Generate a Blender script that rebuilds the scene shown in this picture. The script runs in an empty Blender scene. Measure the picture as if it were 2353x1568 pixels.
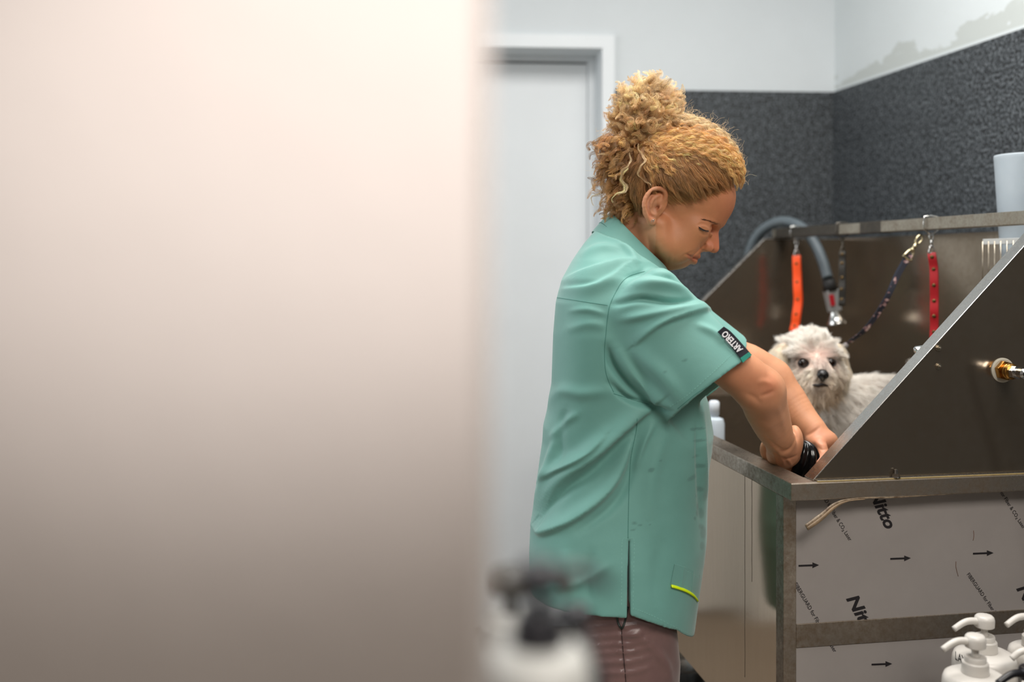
import bpy, bmesh, math, random
import numpy as np
from mathutils import Vector, Matrix
from mathutils.bvhtree import BVHTree

random.seed(7)
RNG = np.random.default_rng(7)
SC = bpy.context.scene
COL = SC.collection

# ------------------------------------------------------------------ camera
F, CX, HY, H = 2288.0, 1176.5, 600.0, 1.32        # focal length in px, principal column, horizon row, eye height
W_, H_ = 2353, 1568
cam = bpy.data.cameras.new('camera')
cam_ob = bpy.data.objects.new('camera', cam)
COL.objects.link(cam_ob)
cam_ob.location = (0, 0, H)
cam_ob.rotation_euler = (math.pi / 2, 0, 0)
cam.sensor_fit = 'HORIZONTAL'
cam.sensor_width = 36.0
cam.lens = 36.0 * F / W_
cam.shift_y = (HY - H_ / 2) / W_
cam.clip_start = 0.02
cam.dof.use_dof = True
cam.dof.focus_distance = 1.74
cam.dof.aperture_fstop = 2.0
SC.camera = cam_ob

# ------------------------------------------------------------------ light and exposure
SC.view_settings.view_transform = 'Standard'
SC.view_settings.look = 'None'
SC.view_settings.exposure = 0.0
SC.view_settings.gamma = 1.0
SC.view_settings.use_curve_mapping = False
world = bpy.data.worlds.new('world')
SC.world = world
world.use_nodes = True
bg = world.node_tree.nodes['Background']
bg.inputs[0].default_value = (0.75, 0.87, 1.0, 1)
bg.inputs[1].default_value = 0.25


def area_light(name, loc, target, sx, sy, power, color):
    l = bpy.data.lights.new(name, 'AREA')
    l.shape = 'RECTANGLE'
    l.size, l.size_y = sx, sy
    l.energy = power
    l.color = color
    o = bpy.data.objects.new(name, l)
    COL.objects.link(o)
    o.location = loc
    d = Vector(target) - Vector(loc)
    o.rotation_euler = d.to_track_quat('-Z', 'Y').to_euler()
    return o


area_light('ceiling_panel_light', (0.5, 1.85, 2.74), (0.5, 1.85, 0), 1.1, 1.1, 46, (1.0, 0.97, 0.93))
area_light('camera_side_fill_light', (0.9, -0.5, 2.74), (0.9, -0.5, 0), 1.2, 1.2, 60, (1.0, 0.93, 0.85))  # added warm fill from above, on the camera side
area_light('window_daylight', (-2.2, 1.9, 1.9), (0.6, 1.9, 1.1), 1.6, 1.3, 29, (0.93, 0.97, 1.0))
sp = bpy.data.lights.new('partition_spot_light', 'SPOT')  # added spot behind the camera, gives the partition its bright top
sp.energy = 31
sp.color = (1.0, 0.965, 0.945)
sp.spot_size = math.radians(27)
sp.spot_blend = 1.0
sp.shadow_soft_size = 0.03
spo = bpy.data.objects.new('partition_spot_light', sp)
COL.objects.link(spo)
spo.location = (0.06, -0.14, 1.62)
spo.scale = (1.9, 1, 1)
spo.rotation_euler = (Vector((-0.030, 0.27, 1.372)) - spo.location).to_track_quat('-Z', 'Y').to_euler()


# ------------------------------------------------------------------ helpers
def lin(c):
    def f(v):
        v = v / 255.0
        return v / 12.92 if v <= 0.04045 else ((v + 0.055) / 1.055) ** 2.4
    return (f(c[0]), f(c[1]), f(c[2]), 1.0)


def P(px, py, Y):
    return np.array([(px - CX) * Y / F, Y, H - (py - HY) * Y / F])


class NT:
    """tiny node-tree writer"""
    def __init__(self, name):
        self.m = bpy.data.materials.new(name)
        self.m.use_nodes = True
        self.t = self.m.node_tree
        self.b = self.t.nodes['Principled BSDF']

    def n(self, kind, **kw):
        nd = self.t.nodes.new(kind)
        for k, v in kw.items():
            if k.startswith('i_'):
                nd.inputs[k[2:].replace('_', ' ')].default_value = v
            else:
                setattr(nd, k, v)
        return nd

    def l(self, a, b):
        self.t.links.new(a, b)

    def set(self, **kw):
        for k, v in kw.items():
            self.b.inputs[k.replace('_', ' ')].default_value = v
        return self

    def noise(self, scale, detail=4, rough=0.6, vec=None, stretch=None):
        tc = self.n('ShaderNodeTexCoord')
        src = tc.outputs['Object'] if vec is None else vec
        if stretch:
            mp = self.n('ShaderNodeMapping')
            mp.inputs['Scale'].default_value = stretch
            self.l(src, mp.inputs['Vector'])
            src = mp.outputs['Vector']
        nz = self.n('ShaderNodeTexNoise')
        nz.inputs['Scale'].default_value = scale
        nz.inputs['Detail'].default_value = detail
        nz.inputs['Roughness'].default_value = rough
        self.l(src, nz.inputs['Vector'])
        return nz.outputs['Fac']

    def ramp(self, fac, stops):
        r = self.n('ShaderNodeValToRGB')
        el = r.color_ramp.elements
        while len(el) < len(stops):
            el.new(0.5)
        for e, (p, c) in zip(el, stops):
            e.position = p
            e.color = c if len(c) == 4 else (*c, 1)
        self.l(fac, r.inputs['Fac'])
        return r.outputs['Color']

    def mix(self, fac, a, b, mode='MIX'):
        m = self.n('ShaderNodeMix', data_type='RGBA', blend_type=mode)
        for s, v in ((0, fac), (6, a), (7, b)):
            if isinstance(v, (int, float)):
                m.inputs[s].default_value = v
            elif isinstance(v, tuple):
                m.inputs[s].default_value = v
            else:
                self.l(v, m.inputs[s])
        return m.outputs[2]

    def bump(self, h, strength=0.2, dist=0.002):
        b = self.n('ShaderNodeBump')
        b.inputs['Strength'].default_value = strength
        b.inputs['Distance'].default_value = dist
        self.l(h, b.inputs['Height'])
        self.l(b.outputs['Normal'], self.b.inputs['Normal'])


def simple(name, rgb, rough=0.5, metal=0.0, var=0.06, scale=30.0, **kw):
    t = NT(name)
    c = lin(rgb)
    lo = tuple(max(0, x * (1 - var)) for x in c[:3]) + (1,)
    hi = tuple(min(1, x * (1 + var)) for x in c[:3]) + (1,)
    t.l(t.ramp(t.noise(scale), [(0.3, lo), (0.7, hi)]), t.b.inputs['Base Color'])
    t.set(Roughness=rough, Metallic=metal, **kw)
    return t.m


def steel(name, base, dirt, rough=0.28, amount=0.5, stretch=(1, 1, 1), dscale=14.0, metal=1.0):
    t = NT(name)
    n1 = t.noise(dscale, 8, 0.7, stretch=stretch)
    n2 = t.noise(dscale * 7, 5, 0.7, stretch=stretch)
    f = t.ramp(t.mix(0.45, n1, n2), [(0.42, (0, 0, 0)), (0.66, (amount,) * 3)])
    t.l(t.mix(f, lin(base), lin(dirt)), t.b.inputs['Base Color'])
    rr = t.n('ShaderNodeMapRange')
    rr.inputs['To Min'].default_value = rough * 0.8
    rr.inputs['To Max'].default_value = rough * 1.9
    t.l(f, rr.inputs['Value'])
    t.l(rr.outputs['Result'], t.b.inputs['Roughness'])
    t.set(Metallic=metal)
    br = t.noise(220.0, 3, 0.6, stretch=(stretch[0], stretch[1], stretch[2]))
    t.bump(br, 0.04, 0.0006)
    return t.m


def mesh_obj(name, verts, faces, mat, parent=None, smooth=True, local=False):
    me = bpy.data.meshes.new(name)
    if isinstance(verts, np.ndarray) and isinstance(faces, np.ndarray):
        nv, nf, k = len(verts), len(faces), faces.shape[1]
        me.vertices.add(nv)
        me.vertices.foreach_set('co', verts.astype(np.float32).ravel())
        me.loops.add(nf * k)
        me.loops.foreach_set('vertex_index', faces.astype(np.int32).ravel())
        me.polygons.add(nf)
        me.polygons.foreach_set('loop_start', np.arange(nf, dtype=np.int32) * k)
        me.update(calc_edges=True)
        me.validate()
    else:
        me.from_pydata([tuple(map(float, v)) for v in verts], [], [tuple(map(int, f)) for f in faces])
        me.update()
    if smooth:
        me.polygons.foreach_set('use_smooth', np.ones(len(me.polygons), dtype=bool))
    if mat:
        me.materials.append(mat)
    o = bpy.data.objects.new(name, me)
    COL.objects.link(o)
    put(o, parent, local)
    return o


def put(o, parent, local=False):
    if parent is None:
        return
    o.parent = parent
    if not local:
        o.matrix_parent_inverse = parent.matrix_basis.inverted()


def tag(o, label=None, cat=None, group=None, kind=None):
    if label:
        o['label'] = label
    if cat:
        o['category'] = cat
    if group:
        o['group'] = group
    if kind:
        o['kind'] = kind
    return o


def thing(name, label, cat, loc=(0, 0, 0), rotz=0.0, group=None):
    o = bpy.data.objects.new(name, None)
    COL.objects.link(o)
    o.empty_display_size = 0.05
    o.location = loc
    o.rotation_euler = (0, 0, rotz)
    return tag(o, label, cat, group)


class MB:
    """collects simple solids into one mesh"""
    def __init__(self):
        self.v, self.f = [], []

    def add(self, vs, fs):
        b = len(self.v)
        self.v += [tuple(map(float, x)) for x in vs]
        self.f += [tuple(i + b for i in f) for f in fs]
        return self

    def box(self, lo, hi):
        x0, y0, z0 = lo
        x1, y1, z1 = hi
        vs = [(x0, y0, z0), (x1, y0, z0), (x1, y1, z0), (x0, y1, z0), (x0, y0, z1), (x1, y0, z1), (x1, y1, z1), (x0, y1, z1)]
        return self.add(vs, [(0, 3, 2, 1), (4, 5, 6, 7), (0, 1, 5, 4), (1, 2, 6, 5), (2, 3, 7, 6), (3, 0, 4, 7)])

    def prism(self, ring_a, ring_b):
        n = len(ring_a)
        fs = [tuple(range(n - 1, -1, -1)), tuple(range(n, 2 * n))]
        fs += [(i, (i + 1) % n, n + (i + 1) % n, n + i) for i in range(n)]
        return self.add(list(ring_a) + list(ring_b), fs)

    def lathe(self, prof, origin=(0, 0, 0), axis=(0, 0, 1), seg=32, sq=None):
        ax = Vector(axis).normalized()
        a = ax.orthogonal().normalized()
        if abs(ax.z) > 0.99:
            a = Vector((1, 0, 0))
        b = ax.cross(a)
        o = Vector(origin)
        vs, fs = [], []
        m = len(prof)
        for i in range(seg):
            t = 2 * math.pi * i / seg
            for (r, h) in prof:
                q = a * math.cos(t) * r + b * math.sin(t) * r * (sq or 1.0)
                vs.append(o + q + ax * h)
        for i in range(seg):
            j = (i + 1) % seg
            for k in range(m - 1):
                fs.append((i * m + k, j * m + k, j * m + k + 1, i * m + k + 1))
        if prof[0][0] > 1e-6:
            fs.append(tuple(i * m for i in range(seg - 1, -1, -1)))
        if prof[-1][0] > 1e-6:
            fs.append(tuple(i * m + m - 1 for i in range(seg)))
        return self.add(vs, fs)

    def tube(self, pts, rad, seg=10, flat=1.0, closed=False, up=None):
        pts = [Vector(p) for p in pts]
        n = len(pts)
        rads = rad if hasattr(rad, '__len__') else [rad] * n
        vs, fs = [], []
        prev = None
        for i, p in enumerate(pts):
            if closed:
                t = (pts[(i + 1) % n] - pts[i - 1])
            else:
                t = pts[min(i + 1, n - 1)] - pts[max(i - 1, 0)]
            t = t.normalized() if t.length > 1e-9 else Vector((0, 0, 1))
            if prev is None:
                a = Vector(up) if up is not None else t.orthogonal()
            else:
                a = prev
            a = (a - t * a.dot(t))
            a = a.normalized() if a.length > 1e-6 else t.orthogonal().normalized()
            prev = a
            b = t.cross(a)
            for k in range(seg):
                w = 2 * math.pi * k / seg
                vs.append(p + a * math.cos(w) * rads[i] + b * math.sin(w) * rads[i] * flat)
        for i in range(n if closed else n - 1):
            j = (i + 1) % n
            for k in range(seg):
                k2 = (k + 1) % seg
                fs.append((i * seg + k, i * seg + k2, j * seg + k2, j * seg + k))
        if not closed:
            fs.append(tuple(range(seg - 1, -1, -1)))
            fs.append(tuple((n - 1) * seg + k for k in range(seg)))
        return self.add(vs, fs)

    def build(self, name, mat, parent=None, smooth=False, local=False, bevel=0.0, seg=2):
        o = mesh_obj(name, self.v, self.f, mat, parent, smooth, local)
        if bevel:
            md = o.modifiers.new('bevel', 'BEVEL')
            md.width = bevel
            md.segments = seg
            md.limit_method = 'ANGLE'
            md.angle_limit = math.radians(40)
        if smooth == 'auto':
            pass
        return o


def smooth_by_angle(o, deg=35):
    bm = bmesh.new()
    bm.from_mesh(o.data)
    lim = math.radians(deg)
    for e in bm.edges:
        e.smooth = (len(e.link_faces) == 2 and e.calc_face_angle(0) < lim)
    for f in bm.faces:
        f.smooth = True
    bm.to_mesh(o.data)
    bm.free()
    return o


def spline(pts, n):
    """Catmull-Rom through pts, n samples"""
    p = np.asarray(pts, float)
    m = len(p)
    q = np.vstack([2 * p[0] - p[1], p, 2 * p[-1] - p[-2]])
    t = np.linspace(0, m - 1 - 1e-6, n)
    i = t.astype(int)
    u = (t - i)[:, None]
    a, b, c, d = q[i], q[i + 1], q[i + 2], q[i + 3]
    return 0.5 * (2 * b + (c - a) * u + (2 * a - 5 * b + 4 * c - d) * u ** 2 + (3 * b - a - 3 * c + d) * u ** 3)


# ---- signed-distance sculpting
class Field:
    def __init__(s, lo, hi, h):
        s.o = np.array(lo, float)
        s.h = h
        s.n = np.ceil((np.array(hi) - s.o) / h).astype(int) + 1
        s.d = np.full(tuple(s.n), 0.05, np.float32)

    def op(s, lo, hi, fn, k=0.0, sub=False, inter=False):
        pad = k + 3 * s.h
        a = np.clip(np.floor((np.array(lo) - pad - s.o) / s.h).astype(int), 0, s.n)
        b = np.clip(np.ceil((np.array(hi) + pad - s.o) / s.h).astype(int) + 1, 0, s.n)
        if np.any(b <= a):
            return
        sl = tuple(slice(i, j) for i, j in zip(a, b))
        x = (s.o[0] + s.h * np.arange(a[0], b[0])).astype(np.float32)[:, None, None]
        y = (s.o[1] + s.h * np.arange(a[1], b[1])).astype(np.float32)[None, :, None]
        z = (s.o[2] + s.h * np.arange(a[2], b[2])).astype(np.float32)[None, None, :]
        v = fn(x, y, z)
        cur = s.d[sl]
        if sub or inter:
            if sub:
                v = -v
            if k > 0:
                t = np.clip(0.5 - 0.5 * (cur - v) / k, 0, 1)
                s.d[sl] = cur * (1 - t) + v * t + k * t * (1 - t)
            else:
                s.d[sl] = np.maximum(cur, v)
        else:
            if k > 0:
                t = np.clip(0.5 + 0.5 * (cur - v) / k, 0, 1)
                s.d[sl] = cur * (1 - t) + v * t - k * t * (1 - t)
            else:
                s.d[sl] = np.minimum(cur, v)

    def ell(s, c, r, axes=None, k=0.01, sub=False):
        c = np.asarray(c, float)
        r = np.asarray(r, float)
        A = np.eye(3) if axes is None else np.asarray(axes, float)
        R = r.max() if axes is not None else r

        def fn(x, y, z):
            dx, dy, dz = x - c[0], y - c[1], z - c[2]
            k0 = 0
            k1 = 0
            for i in range(3):
                q = (dx * A[i, 0] + dy * A[i, 1] + dz * A[i, 2]) / r[i]
                k0 = k0 + q * q
                k1 = k1 + (q / r[i]) ** 2
            k0 = np.sqrt(k0)
            return (k0 * (k0 - 1) / np.maximum(np.sqrt(k1), 1e-6)).astype(np.float32)
        s.op(c - R, c + R, fn, k, sub)

    def cone(s, a, b, ra, rb, k=0.01, sub=False, flat=None):
        a = np.asarray(a, float)
        b = np.asarray(b, float)
        ab = b - a
        L2 = max((ab ** 2).sum(), 1e-9)
        rm = max(ra, rb)

        def fn(x, y, z):
            dx, dy, dz = x - a[0], y - a[1], z - a[2]
            t = np.clip((dx * ab[0] + dy * ab[1] + dz * ab[2]) / L2, 0, 1)
            ex, ey, ez = dx - t * ab[0], dy - t * ab[1], dz - t * ab[2]
            return (np.sqrt(ex * ex + ey * ey + ez * ez) - (ra + (rb - ra) * t)).astype(np.float32)
        s.op(np.minimum(a, b) - rm, np.maximum(a, b) + rm, fn, k, sub)

    def chain(s, pts, rads, k=0.01, sub=False, fine=5):
        """a limb: tapered segments along a smooth curve, joined without bulges"""
        P_ = np.asarray(pts, float)
        R_ = np.asarray(rads, float)
        if len(P_) > 2:
            n = (len(P_) - 1) * fine + 1
            R_ = np.interp(np.linspace(0, len(P_) - 1, n), np.arange(len(P_)), R_)
            P_ = spline(P_, n)

        def fn(x, y, z):
            best = None
            for i in range(len(P_) - 1):
                a, ab = P_[i], P_[i + 1] - P_[i]
                L2 = max((ab ** 2).sum(), 1e-9)
                dx, dy, dz = x - a[0], y - a[1], z - a[2]
                t = np.clip((dx * ab[0] + dy * ab[1] + dz * ab[2]) / L2, 0, 1)
                d = np.sqrt((dx - t * ab[0]) ** 2 + (dy - t * ab[1]) ** 2 + (dz - t * ab[2]) ** 2) - (R_[i] + (R_[i + 1] - R_[i]) * t)
                best = d if best is None else np.minimum(best, d)
            return best.astype(np.float32)
        rm = R_.max()
        s.op(P_.min(0) - rm, P_.max(0) + rm, fn, k, sub)

    def mesh(s):
        d, h = s.d, s.h
        sg = d < 0
        nx, ny, nz = d.shape
        c = np.zeros((nx - 1, ny - 1, nz - 1), np.uint8)
        cs = [(i, j, k) for i in (0, 1) for j in (0, 1) for k in (0, 1)]
        for i, j, k in cs:
            c += sg[i:nx - 1 + i, j:ny - 1 + j, k:nz - 1 + k]
        act = (c > 0) & (c < 8)
        idx = np.argwhere(act)
        vid = np.full(act.shape, -1, np.int32)
        vid[act] = np.arange(len(idx), dtype=np.int32)
        val = [d[idx[:, 0] + i, idx[:, 1] + j, idx[:, 2] + k] for i, j, k in cs]
        pos = np.zeros((len(idx), 3))
        cnt = np.zeros(len(idx))
        for a in range(8):
            for b in range(a + 1, 8):
                df = np.abs(np.array(cs[a]) - np.array(cs[b]))
                if df.sum() != 1:
                    continue
                m = (val[a] < 0) != (val[b] < 0)
                t = val[a][m] / (val[a][m] - val[b][m])
                pos[m] += np.array(cs[a]) + t[:, None] * (np.array(cs[b]) - np.array(cs[a]))
                cnt[m] += 1
        V = s.o + h * (idx + pos / cnt[:, None])
        fs = []
        for ax in range(3):
            sA = [slice(1, -1)] * 3
            sB = [slice(1, -1)] * 3
            sA[ax] = slice(0, -1)
            sB[ax] = slice(1, None)
            A, B = sg[tuple(sA)], sg[tuple(sB)]
            e = np.argwhere(A != B)
            inside = A[A != B]
            off = np.ones(3, int)
            off[ax] = 0
            e = e + off
            o1, o2 = [q for q in range(3) if q != ax]
            d1 = np.zeros(3, int)
            d1[o1] = 1
            d2 = np.zeros(3, int)
            d2[o2] = 1
            q = [vid[tuple((e - x).T)] for x in (d1 + d2, d2, 0 * d1, d1)]
            fq = np.stack(q, 1)
            flip = inside if ax != 1 else ~inside
            fq[~flip] = fq[~flip][:, ::-1]
            fs.append(fq)
        return V, np.vstack(fs)


def vnormals(V, Fq):
    a, b, c, d = (V[Fq[:, i]] for i in range(4))
    n = np.cross(c - a, d - b)
    N = np.zeros_like(V)
    for i in range(4):
        np.add.at(N, Fq[:, i], n)
    return N / np.maximum(np.linalg.norm(N, axis=1), 1e-12)[:, None]


def lap(V, Fq, it=1, w=0.5):
    n = len(V)
    e = np.vstack([Fq[:, [0, 1]], Fq[:, [1, 2]], Fq[:, [2, 3]], Fq[:, [3, 0]]])
    for _ in range(it):
        S = np.zeros_like(V)
        C = np.zeros(n)
        for i in range(3):
            S[:, i] = np.bincount(e[:, 0], V[e[:, 1], i], n) + np.bincount(e[:, 1], V[e[:, 0], i], n)
        C = np.bincount(e[:, 0], minlength=n) + np.bincount(e[:, 1], minlength=n)
        V = V * (1 - w) + w * S / np.maximum(C, 1)[:, None]
    return V


def pix(V):
    return np.stack([CX + V[:, 0] / V[:, 1] * F, HY - (V[:, 2] - H) / V[:, 1] * F], 1)


def vcol(o, rgb):
    at = o.data.color_attributes.new('tint', 'FLOAT_COLOR', 'POINT')
    c = np.ones((len(o.data.vertices), 4), np.float32)
    c[:, :3] = rgb
    at.data.foreach_set('color', c.ravel())


def strands(name, pts, r0, r1, tint, mat, parent, root=1.0):
    """pts (N,K,3) world; r0/r1 root and tip radius; tint (N,3)"""
    N, K, _ = pts.shape
    cu = bpy.data.hair_curves.new(name)
    cu.add_curves([K] * N)
    cu.position_data.foreach_set('vector', pts.astype(np.float32).ravel())
    t = np.linspace(0, 1, K)[None, :] ** 2
    r0 = np.broadcast_to(np.asarray(r0), (N,))[:, None]
    rad = ((r0 * (1 - t) + r1 * t) * np.clip(root + np.sqrt(t) * 6, 0, 1)).astype(np.float32)
    at = cu.attributes.get('radius') or cu.attributes.new('radius', 'FLOAT', 'POINT')
    at.data.foreach_set('value', rad.ravel())
    ac = cu.attributes.new('tint', 'FLOAT_COLOR', 'CURVE')
    c = np.ones((N, 4), np.float32)
    c[:, :3] = tint
    ac.data.foreach_set('color', c.ravel())
    cu.materials.append(mat)
    o = bpy.data.objects.new(name, cu)
    COL.objects.link(o)
    put(o, parent)
    return o


def text_obj(name, body, size, mat, parent, mtx, local=False, shear=0.0, fat=0.0, xs=1.0, extrude=0.0002):
    cu = bpy.data.curves.new(name, 'FONT')
    cu.body = body
    cu.size = size
    cu.shear = shear
    cu.offset = fat
    cu.extrude = extrude
    cu.resolution_u = 3
    cu.materials.append(mat)
    o = bpy.data.objects.new(name, cu)
    COL.objects.link(o)
    bpy.context.view_layer.update()
    me = bpy.data.meshes.new_from_object(o.evaluated_get(bpy.context.evaluated_depsgraph_get()))
    bpy.data.objects.remove(o)
    me.materials.clear()
    me.materials.append(mat)
    o = bpy.data.objects.new(name, me)
    COL.objects.link(o)
    o.matrix_basis = mtx @ Matrix.Diagonal((xs, 1, 1, 1))
    put(o, parent, local)
    return o


def frame(o, x, z):
    """matrix with local x along x, local z along z, at o"""
    x = Vector(x).normalized()
    z = Vector(z)
    z = (z - x * z.dot(x)).normalized()
    y = z.cross(x)
    m = Matrix((x, y, z)).transposed().to_4x4()
    m.translation = Vector(o)
    return m



def fibre_material(name, rough, spec, through):
    """hair: a surface part and a part that lets light through, tinted per strand"""
    t = NT(name)
    a = t.n('ShaderNodeAttribute', attribute_name='tint')
    t.l(a.outputs['Color'], t.b.inputs['Base Color'])
    t.set(Roughness=rough, Specular_IOR_Level=spec)
    tr = t.n('ShaderNodeBsdfTranslucent')
    t.l(a.outputs['Color'], tr.inputs['Color'])
    mx = t.n('ShaderNodeMixShader')
    mx.inputs[0].default_value = through
    t.l(t.b.outputs[0], mx.inputs[1])
    t.l(tr.outputs[0], mx.inputs[2])
    t.l(mx.outputs[0], t.t.nodes['Material Output'].inputs['Surface'])
    return t.m

FOLD = 1.0


def fold(path, amp, width, kind='ridge', taper=True, n=60):
    width = width * .72
    """push a fold along an image path; amp in mm, width in px"""
    q = spline(path, n)
    d2 = np.full(len(TV), 1e9)
    tt = np.zeros(len(TV))
    sd = np.zeros(len(TV))
    lo, hi = q.min(0) - width * 4, q.max(0) + width * 4
    m = np.all((pxy > lo) & (pxy < hi), axis=1) & (near > 0)
    idx = np.where(m)[0]
    if len(idx) == 0:
        return
    v = pxy[idx]
    D = ((v[:, None, :] - q[None]) ** 2).sum(2)
    j = D.argmin(1)
    d = np.sqrt(D[np.arange(len(idx)), j])
    tg = np.gradient(q, axis=0)[j]
    s_ = np.sign(tg[:, 0] * (v[:, 1] - q[j, 1]) - tg[:, 1] * (v[:, 0] - q[j, 0]))
    t = j / (n - 1)
    w = np.sin(np.pi * np.clip(t * .94 + .03, 0, 1)) ** .7 if taper else 1.0
    x = s_ * d / width
    if kind == 'ridge':
        f = np.exp(-x ** 2)
    elif kind == 'crease':
        f = -np.exp(-(x * 1.6) ** 2)
    else:                                     # 'step': steep on one side, long on the other
        f = np.where(x > 0, np.exp(-(x * .55) ** 2), np.exp(-(x * 2.2) ** 2))
    TV[idx] += TN[idx] * (f * w * amp * FOLD * .001 * near[idx])[:, None]


# ------------------------------------------------------------------ materials of the place
def plaster(name, rgb, stain=None):
    t = NT(name)
    c = lin(rgb)
    col = t.ramp(t.noise(3.0, 6, 0.6), [(0.3, tuple(x * 0.95 for x in c[:3])), (0.7, c)])
    if stain:
        tc = t.n('ShaderNodeTexCoord')
        sx = t.n('ShaderNodeSeparateXYZ')
        t.l(tc.outputs['Object'], sx.inputs[0])
        # a bare grey band of plaster left above the stone, ragged along its upper edge
        nz = t.noise(3.6, 8, 0.7, stretch=(1, 1, 2.2))
        a = t.n('ShaderNodeMath', operation='MULTIPLY_ADD')
        t.l(nz, a.inputs[0])
        a.inputs[1].default_value = 0.42
        a.inputs[2].default_value = 1.752
        lt = t.n('ShaderNodeMath', operation='LESS_THAN')
        t.l(sx.outputs['Z'], lt.inputs[0])
        t.l(a.outputs[0], lt.inputs[1])
        g = t.n('ShaderNodeMath', operation='GREATER_THAN')
        t.l(sx.outputs['Z'], g.inputs[0])
        g.inputs[1].default_value = 1.925
        m = t.n('ShaderNodeMath', operation='MULTIPLY')
        t.l(lt.outputs[0], m.inputs[0])
        t.l(g.outputs[0], m.inputs[1])
        col = t.mix(m.outputs[0], col, lin(stain))
    t.l(col, t.b.inputs['Base Color'])
    t.set(Roughness=0.85)
    t.bump(t.noise(26.0, 6, 0.7), 0.25, 0.004)
    return t.m


def stone():
    t = NT('speckled_stone')
    n1 = t.noise(135.0, 2, 0.6)
    n2 = t.noise(9.0, 3, 0.5)
    c = t.ramp(n1, [(0.40, lin((14, 17, 20))), (0.5, lin((66, 73, 79))), (0.60, lin((128, 135, 140)))])
    c = t.mix(0.35, c, t.ramp(n2, [(0.35, lin((60, 64, 68))), (0.65, lin((110, 114, 117)))]), 'MULTIPLY')
    c = t.mix(0.5, c, lin((60, 65, 69)))
    c = t.mix(1.0, c, t.ramp(n1, [(0.4, (0.25, 0.25, 0.25)), (0.62, (1.25, 1.25, 1.25))]), 'MULTIPLY')
    t.l(c, t.b.inputs['Base Color'])
    t.set(Roughness=0.62)
    t.bump(n1, 0.5, 0.004)
    return t.m


M_WHITE = plaster('white_plaster', (212, 218, 221))
M_WHITE_R = plaster('white_plaster_patched', (206, 213, 215), (184, 190, 188))
M_STONE = stone()
M_DOOR = simple('white_door_paint', (220, 225, 228), 0.45, var=0.02, scale=4)
M_PART = plaster('taupe_wall_paint', (152, 144, 139))
M_CREAM = plaster('cream_wall_paint', (238, 222, 212))
M_DARKWALL = simple('brown_wall_paint', (92, 80, 68), 0.9, scale=3)
M_FLOOR = simple('grey_floor_tile', (132, 122, 110), 0.6, scale=6)
M_BLACKGAP = simple('dark_gap', (24, 30, 24), 0.9)

# ------------------------------------------------------------------ the room
CXW, CYW = 1.1345, 3.5
RB = math.atan(0.0686)


def structure(name, mb, mat, loc=(0, 0, 0), rz=0.0, parent=None):
    o = mb.build(name, mat, parent, smooth=False, local=True)
    o.location = loc
    o.rotation_euler = (0, 0, rz)
    if parent is None:
        o['kind'] = 'structure'
    return o


DX0, DX1, DH = -1.72, -0.826, 2.054           # door opening along the back wall
wb = MB()
wb.box((-4.2, 0, 0), (DX0, 0.2, 2.8)).box((DX1, 0, 0), (0.3, 0.2, 2.8)).box((DX0, 0, DH), (DX1, 0.2, 2.8))
wall_back = structure('wall_back', wb, M_WHITE, (CXW, CYW, 0), RB)
o = MB().box((-0.782, -0.014, 0.0), (-0.002, 0.0, 1.912)).build('stone_cladding', M_STONE, wall_back, local=True, bevel=0.002)
o = MB().box((-4.0, -0.012, 0), (DX0 - 0.045, 0, 0.09)).build('skirting_board', M_DOOR, wall_back, local=True, bevel=0.003)
# raised plaster surround of the doorway
tr = MB()
tr.box((DX1 + 0.0, -0.012, 0), (DX1 + 0.043, 0.0, DH + 0.045)).box((DX0 - 0.043, -0.012, 0), (DX0, 0, DH + 0.045)).box((DX0, -0.012, DH), (DX1, 0, DH + 0.045))
structure('trim_1', tr, M_DOOR, (CXW, CYW, 0), RB)
dr = MB().box((DX0 + 0.03, 0.15, 0.008), (DX1 - 0.03, 0.19, 2.030))
door = structure('door_1', dr, M_DOOR, (CXW, CYW, 0), RB)
fr = MB()
fr.box((DX1 - 0.028, 0.135, 0), (DX1, 0.195, DH)).box((DX0, 0.135, 0), (DX0 + 0.028, 0.195, DH)).box((DX0 + 0.028, 0.135, 2.037), (DX1 - 0.028, 0.195, DH))
fr.build('door_frame', M_DOOR, door, local=True, bevel=0.002)
hd = MB().lathe([(0.0, 0), (0.024, 0), (0.024, 0.008), (0.009, 0.010), (0.009, 0.045), (0.0, 0.045)], (DX0 + 0.09, 0.15, 1.02), (0, -1, 0), 20)
hd.tube([(DX0 + 0.09, 0.11, 1.02), (DX0 + 0.15, 0.108, 1.02), (DX0 + 0.21, 0.108, 1.02)], 0.008, 10)
hd.build('door_handle', simple('handle_metal', (170, 170, 168), 0.3, 1.0), door, smooth=True, local=True)
MB().box((DX0 + 0.03, 0.17, 2.0303), (DX1 - 0.03, 0.188, 2.0368)).build('gap_strip', M_BLACKGAP, door, local=True)  # dark strip filling the gap above the door leaf

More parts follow.
